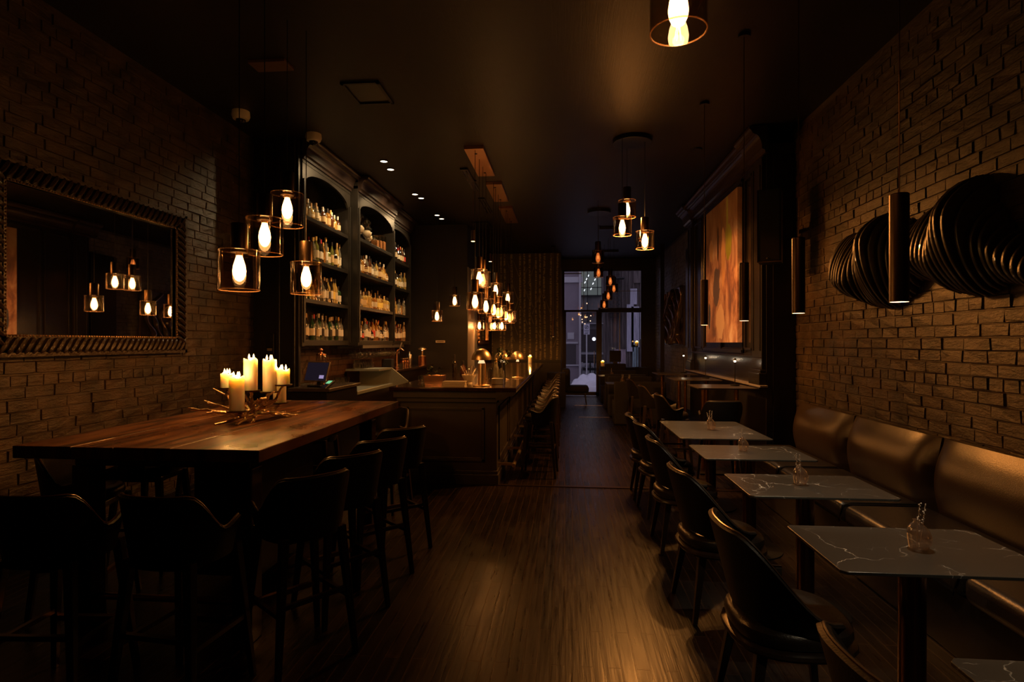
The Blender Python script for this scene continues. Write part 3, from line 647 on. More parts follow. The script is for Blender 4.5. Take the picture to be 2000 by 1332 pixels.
# bottle kinds: (profile, height) with label band zone
KIND = {
 'tall': ([(.034,0),(.036,.01),(.036,.17),(.030,.20),(.014,.235),(.012,.30)], (.05,.14), .036, .30),
 'wine': ([(.036,0),(.038,.01),(.038,.19),(.032,.215),(.015,.245),(.014,.315)], (.06,.15), .038, .315),
 'square': ([(.042,0),(.044,.01),(.044,.15),(.036,.175),(.015,.19),(.014,.24)], (.04,.12), .044, .24),
 'squat': ([(.040,0),(.050,.02),(.052,.09),(.040,.135),(.017,.16),(.016,.215)], (.04,.10), .0505, .215),
 'slim': ([(.026,0),(.028,.01),(.028,.2),(.02,.235),(.011,.26),(.011,.33)], (.06,.16), .028, .33),
 'flask': ([(.036,0),(.040,.02),(.042,.10),(.036,.15),(.014,.175),(.013,.235)], (.045,.115), .042, .235),
 'small': ([(.028,0),(.030,.01),(.030,.10),(.022,.125),(.011,.14),(.011,.18)], (.03,.085), .030, .18),
}
MC = {}
def bottle(kind, gl, lb, cap, loc, label, group, s=1.):
    key = (kind, gl, lb, cap)
    prof, band, rb, H = KIND[kind]; n = 14
    if key not in MC:
        t = thing('bottle', label, 'bottle', (0, 0, 0))
        n2 = 4 if kind == 'square' else n
        MB().lathe(prof, n).build('glass_body', GLS[gl], t, smooth=True)
        if lb: MB().lathe([(rb+.0012, band[0]), (rb+.0012, band[1])], n, cap0=False, cap1=False).build('paper_label', LAB[lb], t, smooth=True)
        MB().lathe([(prof[-1][0]+.002, H-.045), (prof[-1][0]+.002, H+.004), (.004, H+.006)], 10, cap0=False).build('stopper', LAB['cap_'+cap], t, smooth=True)
        MC[key] = t
    else: t = copy_tree(MC[key])
    t.location = loc; t.scale = (s, s, s*R.uniform(.97, 1.06)); t.rotation_euler = (0, 0, R.uniform(0, 6)); t['label'] = label; t['group'] = group
    return t
SN = ['bottom shelf', 'third shelf down', 'second shelf down', 'top shelf']
BN = ['nearest', 'middle', 'farthest']
def gdesc(g, l, c): return '%s, %s cap' % ({'gold': 'golden'}.get(g, g), c) + ((', ' + l + ' label') if l else '')
PAL = {
 (0,3): (['tall','slim','square','squat','flask'], ['clear','gold','gold','clear','amber','brown'], ['cream',None,'tan',None]),
 (0,2): (['tall','slim','square','flask','tall'], ['clear','gold','olive','white','amber','clear','clear','black'], ['white','cream','cream','tan',None]),
 (0,1): (['slim','tall','square','tall'], ['clear','amber','green','gold','black'], ['cream','white','yellow','black']),
 (0,0): (['wine','tall','wine','slim','tall'], ['black','green','clear','black','clear','clear'], ['white','cream','white','black']),
 (1,2): (['square','tall','flask','squat'], ['amber','gold','clear','brown'], ['tan','cream','white']),
 (1,1): (['square','flask','square'], ['gold','gold','amber','clear'], [None,'tan','yellow',None,'cream']),
 (1,0): (['wine','tall','squat','wine'], ['brown','black','amber','clear','black'], ['white','tan','cream','red']),
 (2,3): (['wine','tall','wine','flask'], ['black','brown','clear','black'], ['white','cream','red']),
 (2,2): (['wine','square','tall'], ['gold','clear','black','olive'], ['white','cream']),
 (2,1): (['flask','square','tall'], ['gold','gold','amber','clear'], [None,'cream','yellow',None]),
 (2,0): (['wine','tall','slim'], ['brown','black','clear','amber'], ['cream','white','tan']),
}
BAYS = [(6.84, 8.25, -3.2), (8.42, 10.09, -3.08), (10.25, 11.62, -3.2)]
for (b, s), (ks, gs, ls) in PAL.items():
    ya, yb, xf = BAYS[b]; y = ya+.05; k = 0
    while y < yb-.04 and k < 19:
        kd = R.choice(ks); g = R.choice(gs); l = R.choice(ls); cp = R.choice(['black', 'gold', 'cork', 'white', 'black', 'black', 'cork'] if g != 'black' else ['black', 'red', 'gold', 'cork'])
        if b == 0 and s == 3 and y > 7.35: kd = R.choice(['square', 'squat', 'flask'])
        rr = KIND[kd][2]
        if y+2.2*rr > yb: break
        bottle(kd, g, l, cp, (xf-.07-R.uniform(0, .05), y+rr, ZS[s]+.001), '%s bottle from left, %s, %s unit, front row, %s' % (ORD[k], SN[s], BN[b], gdesc(g, l, cp)), 'bottles on the %s of the %s unit' % (SN[s], BN[b]), R.uniform(1.0, 1.12))
        y += rr*2+R.uniform(.006, .022); k += 1
    if s == 3 and b == 0: continue
    y = ya+.1; k = 0
    while y < yb-.06 and k < 12:
        g = R.choice(gs); l = R.choice(ls); cp = R.choice(['black', 'gold', 'cork', 'red'])
        bottle('slim' if k % 2 else 'tall', g, l, cp, (xf-.24, y, ZS[s]+.001), '%s bottle from left, %s, %s unit, back row, %s' % (ORD[k], SN[s], BN[b], gdesc(g, l, cp)), 'bottles on the %s of the %s unit' % (SN[s], BN[b]), 1.05)
        y += R.uniform(.12, .19); k += 1
# apothecary jars on the top shelf of the middle unit
def jar(loc, label, s=1., filled=True, tall=False):
    t = thing('footed_glass_jar', label, 'glass jar', loc, 0, 'footed glass jars on top shelf')
    MB().lathe([(.06, 0), (.055, .008), (.014, .02), (.014, .05), (.028, .07), (.014, .085), (.05, .11), (.085, .16), (.088, .20), (.06, .25), (.055, .30), (.07, .34), (.07, .37)], 22, cap1=False).build('glass_body', 'clear_glass', t, smooth=True)
    MB().lathe([(.076, .37), (.072, .385), (.035, .43), (.012, .44), (.018, .455), (.004, .475)], 22).build('lid', 'clear_glass', t, smooth=True)
    if filled: MB().lathe([(.02, .108), (.05, .118), (.080, .165), (.080, .20), (.05, .235)], 18).build('contents', 'cream', t, smooth=True)
    t.scale = (s, s, s); return t
jar((-3.17, 8.52, 3.191), 'footed glass jar at left end of top shelf, short, pale contents', .82)
jar((-3.20, 8.70, 3.191), 'tallest footed glass jar with domed lid on top shelf, pale contents', 1.0)
jar((-3.17, 8.98, 3.191), 'footed glass jar third from left on the jar shelf, half filled', .88)
jar((-3.22, 9.20, 3.191), 'footed glass jar fourth from left on the jar shelf', .74)
for k, (y, h) in enumerate(((9.38, .2), (9.56, .24), (9.74, .26))):
    t = thing('canister_jar', 'square glass canister of brown spice on jar shelf, %s' % ('left one', 'middle one', 'tall right one')[k], 'glass jar', (-3.17, y, 3.191), 0, 'spice canisters on top shelf')
    MB().box(-.06, .06, -.06, .06, .0, h).build('glass_body', 'clear_glass', t, bevel=.006)
    MB().box(-.052, .052, -.052, .052, .006, h*.62).build('spice', 'spice', t, bevel=.004)

# ------------------------------------------------------------------ bar
t = thing('bar_counter', 'long dark panelled bar with glossy top running away from camera', 'bar counter', (0, 0, 0))
BX0, BX1, BY0, BY1, BZ = -1.87, -.76, 6.40, 14.1, 1.1
MB().box(BX0, BX1, BY0, BY1, 0, BZ-.05).build('body', 'panel_wood', t, bevel=.006)
tp = MB(); tp.box(BX0-.10, -.53, BY0-.12, BY1, BZ-.045, BZ)
tp.build('bar_top', 'bar_top', t, bevel=.012)
MB().prism([(-.53, BZ-.05), (-.56, BZ-.09), (-.62, BZ-.10), (-.66, BZ-.13), (-.74, BZ-.14), (-.76, BZ-.18), (-.76, BZ-.045), (-.53, BZ-.045)], 'y', BY0-.1, BY1).box(BX0-.06, BX1+.06, BY0-.07, BY0, BZ-.12, BZ-.045).box(BX0-.03, BX1+.03, BY0-.04, BY0, BZ-.17, BZ-.10).build('top_moulding', 'panel_wood', t, bevel=.005)
fr = MB(); y = BY0
for a in ((BX0+.08, BX1-.14, .26, .29), (BX0+.08, BX1-.14, .84, .87), (BX0+.08, BX0+.11, .26, .87), (BX1-.17, BX1-.14, .26, .87)): fr.box(a[0], a[1], y-.018, y, a[2], a[3])
for a in ((BX0+.11, BX1-.17, .29, .305), (BX0+.11, BX1-.17, .825, .84), (BX0+.11, BX0+.125, .29, .84), (BX1-.185, BX1-.17, .29, .84)): fr.box(a[0], a[1], y-.008, y, a[2], a[3])
for k in range(6):
    yy = BY0+.15+k*1.28; frame_yz(fr, BX1, .018, yy, yy+1.05, .26, .87, .03)
fr.build('end_panel_moulding', 'panel_wood', t, bevel=.004)
MB().box(BX0-.02, BX1+.02, BY0-.03, BY1, 0, .12).box(BX0-.01, BX1+.01, BY0-.015, BY1, .12, .16).build('plinth', 'panel_wood', t, bevel=.006)
fo = MB().tube([(-.58, BY0+.1, .2), (-.58, BY1-.1, .2)], .022, 10)
for k in range(8): fo.box(-.77, -.57, BY0+.2+k, BY0+.22+k, .18, .21)
fo.build('foot_rail', 'brass', t, smooth=True)
# back counter pieces
t = thing('service_counter', 'dark near counter carrying the till by the pier', 'counter', (0, 0, 0))
MB().box(-3.18, -2.74, 6.42, 7.38, 0, 1.03).build('body', 'black_paint', t, bevel=.005); MB().box(-3.20, -2.70, 6.38, 7.40, 1.03, 1.07).box(-3.56, -3.2, 6.79, 7.40, 1.03, 1.07).build('worktop', 'counter_dark', t, bevel=.006)
t = thing('ice_station', 'low steel bar station with glass rack and pale slanted side', 'bar station', (0, 0, 0))
MB().box(-3.56, -2.78, 7.42, 9.05, 0, .90).build('body', 'dark_bronze', t, bevel=.005); MB().box(-3.56, -2.75, 7.42, 9.08, .90, .95).build('worktop', 'pale_metal', t, bevel=.006)
MB().prism([(-3.3, .95), (-2.55, .78), (-2.50, .98), (-2.78, 1.2), (-3.3, 1.2)], 'y', 9.0, 9.03).build('slanted_side', 'pale_metal', t)
MB().box(-3.3, -2.78, 8.4, 9.03, 1.17, 1.2).build('glass_shelf', 'pale_metal', t)
t = thing('back_counter', 'raised long dark counter under the bottle shelves', 'counter', (0, 0, 0))
MB().box(-3.56, -2.86, 9.12, 11.97, 0, 1.10).build('body', 'dark_bronze', t, bevel=.005); MB().box(-3.56, -2.78, 9.10, 11.98, 1.10, 1.14).build('worktop', 'bar_top', t, bevel=.006)
# things on the near counter
t = thing('till_terminal', 'touch-screen till with dark tilted display beside green card reader', 'till', (-2.95, 6.62, 1.071), -.35)
MB().box(-.10, .10, -.06, .1, 0, .02).beam((0, .05, .02), (0, .06, .16), .06, .05).build('stand', 'black_metal', t, bevel=.004)
M = Matrix.Translation((0, 0, .17)) @ Matrix.Rotation(math.radians(-18), 4, 'X')
MB().box(-.17, .17, -.012, .012, -.11, .13).tf(M).build('display_case', 'steel', t, bevel=.006)
MB().box(-.16, .16, -.014, -.012, -.10, .12).tf(M).build('screen', 'screen_dim', t)
MB().box(.06, .13, -.0155, -.014, -.075, -.035).tf(M).build('screen_key', 'screen_key', t)
t = thing('card_reader', 'small card reader with glowing green display', 'card reader', (-2.76, 6.50, 1.071), -.35)
M = Matrix.Rotation(math.radians(28), 4, 'X')
MB().box(-.045, .045, -.09, .09, .0, .03).tf(M @ Matrix.Translation((0, 0, .02))).build('case', 'black_metal', t, bevel=.006)
MB().box(-.03, .03, .01, .07, .0505, .053).tf(M).build('display', 'screen_green', t)
t = thing('glass_cookie_jar', 'lidded clear glass jar behind the till', 'glass jar', (-3.25, 7.0, 1.071))
MB().lathe([(.075, 0), (.085, .01), (.085, .17), (.05, .21), (.05, .23)], 22, cap1=False).build('glass_body', 'clear_glass', t, smooth=True)
MB().lathe([(.055, .23), (.055, .24), (.03, .27), (.01, .275), (.018, .295), (.004, .315)], 18).build('lid', 'clear_glass', t, smooth=True)
t = thing('drip_fountain', 'glass drip fountain with copper top and taps on a slim stand', 'drink fountain', (-3.06, 6.98, 1.071))
MB().lathe([(.07, 0), (.065, .012), (.014, .025), (.012, .19), (.03, .20)], 20).build('stand', 'copper', t, smooth=True)
MB().lathe([(.055, .20), (.06, .22), (.06, .36), (.055, .37)], 22, cap1=False).build('glass_body', 'clear_glass', t, smooth=True)
MB().lathe([(.062, .37), (.06, .385), (.02, .40), (.012, .41), (.024, .43), (.022, .445), (.004, .46)], 20).build('lid', 'copper', t, smooth=True)
for a in (-.5, 1.2, 2.8, 4.4): MB().tube([(.02*math.cos(a), .02*math.sin(a), .19), (.10*math.cos(a), .10*math.sin(a), .185), (.12*math.cos(a), .12*math.sin(a), .16)], .007, 6).build('tap', 'steel', t, smooth=True)
def tumbler(name, loc, label, group, r=.035, h=.10, flip=False, cat='glass'):
    key = (name, r, h, flip)
    if key not in MC:
        t = thing(name, label, cat, (0, 0, 0))
        p = [(r*.8, 0), (r, h), (r-.0025, h), (r*.8-.0025, .008), (.001, .006)]
        if flip: p = [(a, h-z) for a, z in p]
        MB().lathe(p, 14, cap0=not flip, cap1=False).build('glass_body', 'clear_glass', t, smooth=True); MC[key] = t
    else: t = copy_tree(MC[key])
    t.location = loc; t['label'] = label; t['group'] = group; return t
for k in range(6): tumbler('tumbler', (-2.86-.075*(k % 3)+.02, 7.18+.09*(k//3), 1.071), 'small clear tumbler on near counter right of the fountain, %s of six' % ORD[k], 'tumblers beside the fountain', .033, .075)
for k in range(12): tumbler('tumbler', (-3.05+.085*(k % 2)-.1, 8.44+.085*(k//2)*1.1, 1.2), 'upturned clear tumbler on steel station shelf, %s of twelve' % ORD[k], 'upturned tumblers on the station', .036, .085, True)
for k in range(10): tumbler('tumbler', (-3.1+.09*(k % 2), 7.52+.1*(k//2), .951), 'clear tumbler low on the steel station, %s of ten' % ORD[k], 'low tumblers on the station', .036, .09)
for k in range(14): tumbler('highball_glass', (-3.38-.085*(k % 2), 9.22+.085*(k//2), 1.141), 'tall clear highball glass on raised back counter, %s of fourteen' % ORD[k], 'highball glasses on the back counter', .033, .17)
rk = thing('stemware_rack', 'slim metal rack under the shelves holding hanging wine glasses', 'rack', (0, 0, 0))
for k in range(11):
    for dy in (-.018, .018): MB().tube([(-3.5, 8.72+k*.2+dy, 1.515), (-3.1, 8.72+k*.2+dy, 1.515)], .005, 6).build('rail', 'steel', rk)
MB().box(-3.5, -3.48, 8.6, 10.85, 1.51, 1.56).box(-3.12, -3.10, 8.6, 10.85, 1.51, 1.56).build('crossbar', 'steel', rk)
for k in range(22):
    col, row = k // 2, k % 2
    key = 'stem'
    lab = 'wine glass hanging upside down under the bottle shelves, %s from left' % ORD[k]
    if key not in MC:
        g = thing('wine_glass', lab, 'glass', (0, 0, 0))
        MB().lathe([(.034, .0), (.034, -.004), (.004, -.008), (.004, -.07), (.022, -.085), (.038, -.11), (.036, -.15), (.031, -.18)], 14, cap1=False).build('glass_body', 'clear_glass', g, smooth=True); MC[key] = g
    else: g = copy_tree(MC[key])
    g.location = (-3.18-.16*row, 8.72+col*.2, 1.525); g['label'] = lab; g['group'] = 'hanging wine glasses'
t = thing('black_caddy', 'matt black square caddy on raised back counter', 'caddy', (-3.1, 9.85, 1.141)); MB().box(-.09, .09, -.08, .08, 0, .17).build('body', 'cloth_black', t, bevel=.01)
for k in range(3): tumbler('cream_bowl', (-3.08, 10.45+.13*k, 1.141), 'small cream ramekin on back counter, %s of three' % ORD[k], 'cream ramekins', .045, .06, cat='bowl')
for k in range(3):
    t = thing('mule_cup', 'upturned copper cup with pale foot near the steel shaker, %s from left' % ORD[k], 'cup', (-3.15, 10.95+.16*k, 1.141), 0, 'upturned copper cups')
    MB().lathe([(.042, 0), (.056, .05), (.05, .10), (.02, .12)], 18).build('bowl', 'copper', t, smooth=True); MB().lathe([(.012, .12), (.045, .145), (.045, .15)], 18).build('foot', 'steel', t, smooth=True)
t = thing('cocktail_shaker', 'steel cocktail shaker on far back counter', 'shaker', (-3.18, 11.55, 1.141)); MB().lathe([(.05, 0), (.058, .12), (.05, .2), (.02, .24)], 20).build('body', 'steel', t, smooth=True); MB().lathe([(.022, .24), (.02, .27), (.004, .28)], 14).build('cap', 'steel', t, smooth=True)
t = thing('bar_tap', 'tall curved steel beer tap on the back counter', 'beer tap', (-2.98, 9.98, 1.141)); MB().lathe([(.05, 0), (.05, .015), (.02, .03), (.018, .26)], 16).tube([(0, 0, .25), (.02, .0, .32), (.08, 0, .35), (.13, 0, .31)], .016, 10).build('column', 'copper', t, smooth=True); MB().tube([(.06, 0, .35), (.09, .02, .46)], [.01, .018], 8).build('handle', 'steel', t, smooth=True)
def mushroom(loc, label, D=.2, H=.36, lit=1.5, m='brass', stem=.038):
    t = thing('mushroom_lamp', label, 'table lamp', loc, 0, 'domed brass table lamps')
    MB().lathe([(D*.42, 0), (D*.42, .008), (stem*.95, .02), (stem*.95, H*.62)], 24).build('base', m, t, smooth=True)
    MB().lathe([(stem, H*.62), (stem*.6, H*.72), (stem*.55, H*.74)], 20).build('diffuser', 'lamp_glow', t, smooth=True)
    MB().lathe([(.004, H*.73), (.004, H*.98)], 8).build('finial', m, t)
    p = [(D/2*math.cos(a*PI/2/9), H*.72+(H*.30)*math.sin(a*PI/2/9)) for a in range(9)]+[(.003, H*1.02)]
    p2 = [(max(.002, r-.004), z-.004) for r, z in reversed(p)]
    MB().lathe(p+p2, 32, cap0=False, cap1=False).build('dome_shade', m, t, smooth=True)
    if lit: point('lamp_light', (0, 0, H*.78), lit, WARM, .015, t)
    return t
mushroom((-.955, 6.55, BZ+.001), 'largest brass dome lamp at near end of bar', .235, .42, 1.2, stem=.042)
mushroom((-.83, 7.62, BZ+.001), 'brass dome lamp behind the dark vase on the bar', .22, .38, 1.0)
mushroom((-.664, 8.089, BZ+.001), 'slim brass dome lamp near the aisle edge of the bar', .20, .37, 1.0, stem=.022)
t = thing('copper_canister', 'copper canister at far end of the back counter', 'canister', (-2.93, 11.62, 1.141)); MB().lathe([(.085, 0), (.085, .17), (.07, .175)], 26).build('body', 'copper', t, smooth=True)
mushroom((-2.93, 11.62, 1.141+.176), 'small brass dome lamp standing on the copper canister', .18, .19, .8, stem=.02)
t = thing('dark_vase', 'tall black cylinder vase of dark greenery on the bar', 'vase', (-.80, 7.25, BZ+.001))
MB().lathe([(.05, 0), (.052, .01), (.048, .24), (.043, .24)], 20).build('vase_body', 'black_metal', t, smooth=True)
fl = MB()
for k in range(70):
    a = R.random()*6.28; h = R.uniform(.24, .42); r = R.uniform(.0, .1); x, y = r*math.cos(a), r*math.sin(a)
    v = [Vector((x, y, h))+Vector([R.uniform(-.03, .03) for _ in range(3)]) for _ in range(4)]; fl.add(v, [(0, 1, 2), (0, 2, 3)])
for k in range(8): a = k*.8; fl.tube([(0, 0, .2), (.06*math.cos(a), .06*math.sin(a), .36)], .002, 4)
fl.build('greenery', 'foliage', t)
def pillar(loc, r, h, label, group=None, w=1.2, lean=0):
    t = thing('pillar_candle', label, 'candle', loc, 0, group)
    p = [(r*.99, 0), (r, .004), (r, h*.5), (r*1.01, h-.01), (r*.98, h), (r*.86, h-.001), (r*.78, h-.012), (r*.2, h-.016), (.001, h-.016)]
    m = MB().lathe(p, 28)
    for i, v in enumerate(m.v):
        if v[2] > h-.011 and math.hypot(v[0], v[1]) > r*.8:
            a = math.atan2(v[1], v[0]); m.v[i] = (v[0], v[1], v[2]+.006*math.sin(3*a+lean)+.004*math.sin(5*a+1+lean))
    m.build('wax', 'wax', t, smooth=True)
    nw = 3 if r > .035 else 1
    for k in range(nw):
        a = 2.1*k+lean; x, y = (r*.42*math.cos(a), r*.42*math.sin(a)) if nw > 1 else (0, 0)
        MB().cyl(x, y, h-.018, h-.004, .0015, 6).build('wick', 'rubber', t)
        MB().lathe([(.001, -.004), (.0055, .003), (.007, .010), (.005, .021), (.0008, .034)], 12, x, y, h).build('flame', 'flame', t, smooth=True)
    point('candle_light', (0, 0, h+.022), w, CANDLE, .02, t)
    return t
pillar((-.84, 13.9, BZ+.001), .045, .17, 'lit pillar candle at the far end of the bar top', w=1.5)
t = thing('spoon_bowl', 'cream footed bowl full of metal spoons near end of bar', 'bowl', (-1.17, 6.95, BZ+.001))
MB().lathe([(.045, 0), (.04, .012), (.05, .03), (.085, .09), (.088, .105), (.082, .105), (.045, .04), (.001, .035)], 24).build('bowl_body', 'cream', t, smooth=True)
for k in range(9):
    a = k*.7; MB().tube([(.02*math.cos(a), .02*math.sin(a), .05), (.1*math.cos(a), .1*math.sin(a), .15+.03*(k % 3))], [.003, .008], 6).build('spoon', 'spoon', t, smooth=True)
for k in range(2):
    t = thing('book', 'cream book lying on near end of bar, %s of two' % ('lower', 'upper')[k], 'book', (-1.24, 6.42, BZ+.001+.031*k), .03*k, 'cream books on the bar')
    MB().box(-.13, .13, -.09, .09, 0, .004).box(-.13, .13, -.09, .09, .026, .03).box(-.13, -.126, -.09, .09, 0, .03).build('cover', 'cream', t); MB().box(-.124, .126, -.086, .086, .0045, .0255).build('pages', 'book_cream', t)
t = thing('copper_box', 'square copper planter box at near end of bar', 'box', (-1.50, 6.55, BZ+.001))
MB().add([(-.10,-.08,0),(.10,-.08,0),(.10,.08,0),(-.10,.08,0),(-.115,-.09,.12),(.115,-.09,.12),(.115,.09,.12),(-.115,.09,.12),(-.105,-.08,.12),(.105,-.08,.12),(.105,.08,.12),(-.105,.08,.12),(-.09,-.07,.02),(.09,-.07,.02),(.09,.07,.02),(-.09,.07,.02)],
         [(0,3,2,1),(0,1,5,4),(1,2,6,5),(2,3,7,6),(3,0,4,7),(4,5,9,8),(5,6,10,9),(6,7,11,10),(7,4,8,11),(8,9,13,12),(9,10,14,13),(10,11,15,14),(11,8,12,15),(12,13,14,15)]).build('box_body', 'copper', t)
fl = MB()
for k in range(40):
    v = [Vector((R.uniform(-.1, .1), R.uniform(-.08, .08), R.uniform(.08, .22)))]; v += [v[0]+Vector([R.uniform(-.03, .03) for _ in range(3)]) for _ in range(3)]; fl.add(v, [(0, 1, 2), (0, 2, 3)])
fl.build('herbs', 'foliage', t)
for k, (x, y) in enumerate(((-1.62, 8.35), (-1.52, 8.5), (-.78, 7.02), (-.85, 7.08), (-1.05, 7.4), (-1.0, 8.3))):
    bottle(['tall', 'squat', 'flask', 'tall', 'slim', 'tall'][k], ['black', 'brown', 'clear', 'clear', 'amber', 'clear'][k], None, 'black' if k < 3 else 'gold', (x, y, BZ+.001), ['black bottle with steel pourer standing alone on the bar', 'round brown bottle behind the spoon bowl', 'clear flask bottle by the largest dome lamp', 'tall clear bottle by the largest dome lamp', 'slim amber bottle behind the dark vase', 'tall clear bottle behind the dark vase'][k], 'bottles on the bar top')
for k in range(9): tumbler('rocks_glass', (-1.76+.11*(k % 3), 6.95+.12*(k//3), BZ+.001), 'dark-looking rocks glass left of the copper box on the bar, %s of nine' % ORD[k], 'rocks glasses on the bar', .04, .09)
for k in range(6): tumbler('mixing_glass', (-1.0+.1*(k % 2), 7.72+.16*(k//2), BZ+.001), 'clear mixing glass behind the largest dome lamp, %s of six' % ORD[k], 'mixing glasses on the bar', .042, .15)
t = thing('bar_caddy', 'chrome wire bar caddy with arched handle by the largest lamp', 'caddy', (-.80, 6.85, BZ+.001))
MB().box(-.07, .07, -.06, .06, 0, .07).build('tray', 'steel', t, bevel=.004)
for x in (-.065, .065): MB().tube([(x, 0, .05), (x*.8, 0, .26)], .006, 6).build('upright', 'steel', t)
MB().tube([(-.052, 0, .26), (-.03, 0, .285), (.03, 0, .285), (.052, 0, .26)], .006, 6).build('handle', 'steel', t)
# service wall: plaque, framed mirror
t = thing('wall_plaque', 'small brass-coloured rectangular plaque on the dark wall beyond the shelves', 'sign', (-2.63, 11.985, 1.62))
MB().box(-.10, .10, -.008, .012, -.025, .025).build('plate', 'cream', t, bevel=.002)
MB().box(-.075, .075, -.0095, -.008, -.008, .008).build('inscription', 'ceil_plate', t)
t = thing('bar_mirror', 'small mirror in ornate dark frame on the side wall beyond the bar', 'mirror', (-2.05, 14.2, 2.1))
mf = MB()
for k in range(60):
    u = k/60*5.2
    if u < 1.6: p = (u-.8, -.5)
    elif u < 2.6: p = (.8, u-1.6-.5)
    elif u < 4.2: p = (.8-(u-2.6), .5)
    else: p = (-.8, .5-(u-4.2))
    mf.sphere(.04, p[0], p[1], .06, 6, 5, .6)
frame_yz(mf, 0.001, .05, -.84, .84, -.54, .54, .1)
mf.build('frame', 'bronze', t, smooth=True); MB().box(.005, .015, -.78, .78, -.48, .48).build('mirror_glass', 'mirror', t)
t = thing('light_switch', 'dark wall control panel on the pier right of the brick wall', 'control panel', (-3.55, 6.66, 1.55))
MB().box(-.05, .05, -.03, .0, -.1, .16).build('case', 'black_metal', t, bevel=.004); MB().box(-.03, .03, -.033, -.03, -.05, -.02).build('display', 'trim_light', t)

# ------------------------------------------------------------------ left wall mirror
t = thing('wall_mirror', 'huge mirror in ornate carved dark frame on the left brick wall', 'mirror', (XL+.012, 4.3-.0, 2.17))
y0, y1, z0, z1 = -.93, 1.07, -.67, .68
MB().box(.02, .03, y0+.14, y1-.14, z0+.13, z1-.13).build('mirror_glass', 'mirror', t)
fr = MB(); frame_yz(fr, .0, .045, y0, y1, z0, z1, .155)
frame_yz(fr, .0, .06, y0, y1, z0, z1, .03); frame_yz(fr, .0, .055, y0+.135, y1-.135, z0+.135, z1-.135, .02)
def lump(mb, y, z, ang, w=.05, L=.075):
    m = MB().sphere(0, 0, 0, 1, 7, 6); m.tf(Matrix.Translation((.052, y, z)) @ Matrix.Rotation(ang, 4, 'X') @ Matrix.Diagonal((.03, w*.42, L, 1))); mb.add(m.v, m.f)
k = y0+.07
while k < y1-.05:
    lump(fr, k, z0+.078, -.6); lump(fr, k, z1-.078, -.6); k += .062
k = z0+.12
while k < z1-.1:
    lump(fr, y0+.078, k, 1.0); lump(fr, y1-.078, k, 1.0); k += .062
fr.build('frame', 'frame_black', t, smooth=True)
bd = MB(); k = y0+.15
while k < y1-.15: bd.sphere(.055, k, z0+.148, .008, 5, 4); bd.sphere(.055, k, z1-.148, .008, 5, 4); k += .025
k = z0+.15
while k < z1-.15: bd.sphere(.055, y0+.148, k, .008, 5, 4); bd.sphere(.055, y1-.148, k, .008, 5, 4); k += .025
bd.build('bead_edge', 'bronze', t, smooth=True)

# ------------------------------------------------------------------ stools and chairs
def shell(prof_top, prof_bot, r, th, amax, n=32, flare=.03, ry=1.0, rsq=.88):
    """upholstered wrap-around back; back centre at -Y; rounded-square plan"""
    vs = []; fs = []; top = []
    K = 5
    for i in range(n+1):
        a = -amax+2*amax*i/n; zt, zb = prof_top(abs(a)), prof_bot(abs(a))
        c, s_ = math.sin(a), -math.cos(a)
        q = (abs(c)**2.8+abs(s_)**2.8)**(-1/2.8)*rsq+(1-rsq)
        ring = []
        for j in range(K): u = j/(K-1); rr = (r+flare*u)*q; ring.append((c*rr, s_*rr*ry, zb+(zt-zb)*u))
        rr = (r+flare-th*.5)*q; ring.append((c*rr, s_*rr*ry, zt+.010)); top.append((c*rr, s_*rr*ry, zt+.007))
        for j in range(K-1, -1, -1): u = j/(K-1); rr = (r+flare*u-th)*q; ring.append((c*rr, s_*rr*ry, zb+(zt-zb)*u))
        vs += ring
    m = 2*K+1
    for i in range(n):
        for j in range(m): fs.append((i*m+j, i*m+(j+1) % m, (i+1)*m+(j+1) % m, (i+1)*m+j))
    fs.append(tuple(range(m))); fs.append(tuple(range(n*m+m-1, n*m-1, -1)))
    return MB().add(vs, fs), top
def smooth(a, b, x): t = min(1, max(0, (x-a)/(b-a))); return t*t*(3-2*t)
def cushion(r, z0, z1, ry=1., n=28):
    h = z1-z0; m = MB(); P = [(.75, 0), (.97, .12), (1, .4), (.985, .72), (.9, .93), (.6, 1.0), (.01, 1.03)]; vs = []; fs = []
    for s_, u in P:
        for k in range(n):
            a = 2*PI*k/n; c, s2 = math.cos(a), math.sin(a); q = (abs(c)**2.8+abs(s2)**2.8)**(-1/2.8)*.88+.12
            vs.append((c*r*s_*q, s2*r*s_*q*ry, z0+h*u))
    for i in range(len(P)-1):
        for k in range(n): fs.append((i*n+k, i*n+(k+1) % n, (i+1)*n+(k+1) % n, (i+1)*n+k))
    fs.append(tuple(reversed(range(n)))); fs.append(tuple(range((len(P)-1)*n, len(P)*n)))
    return m.add(vs, fs)
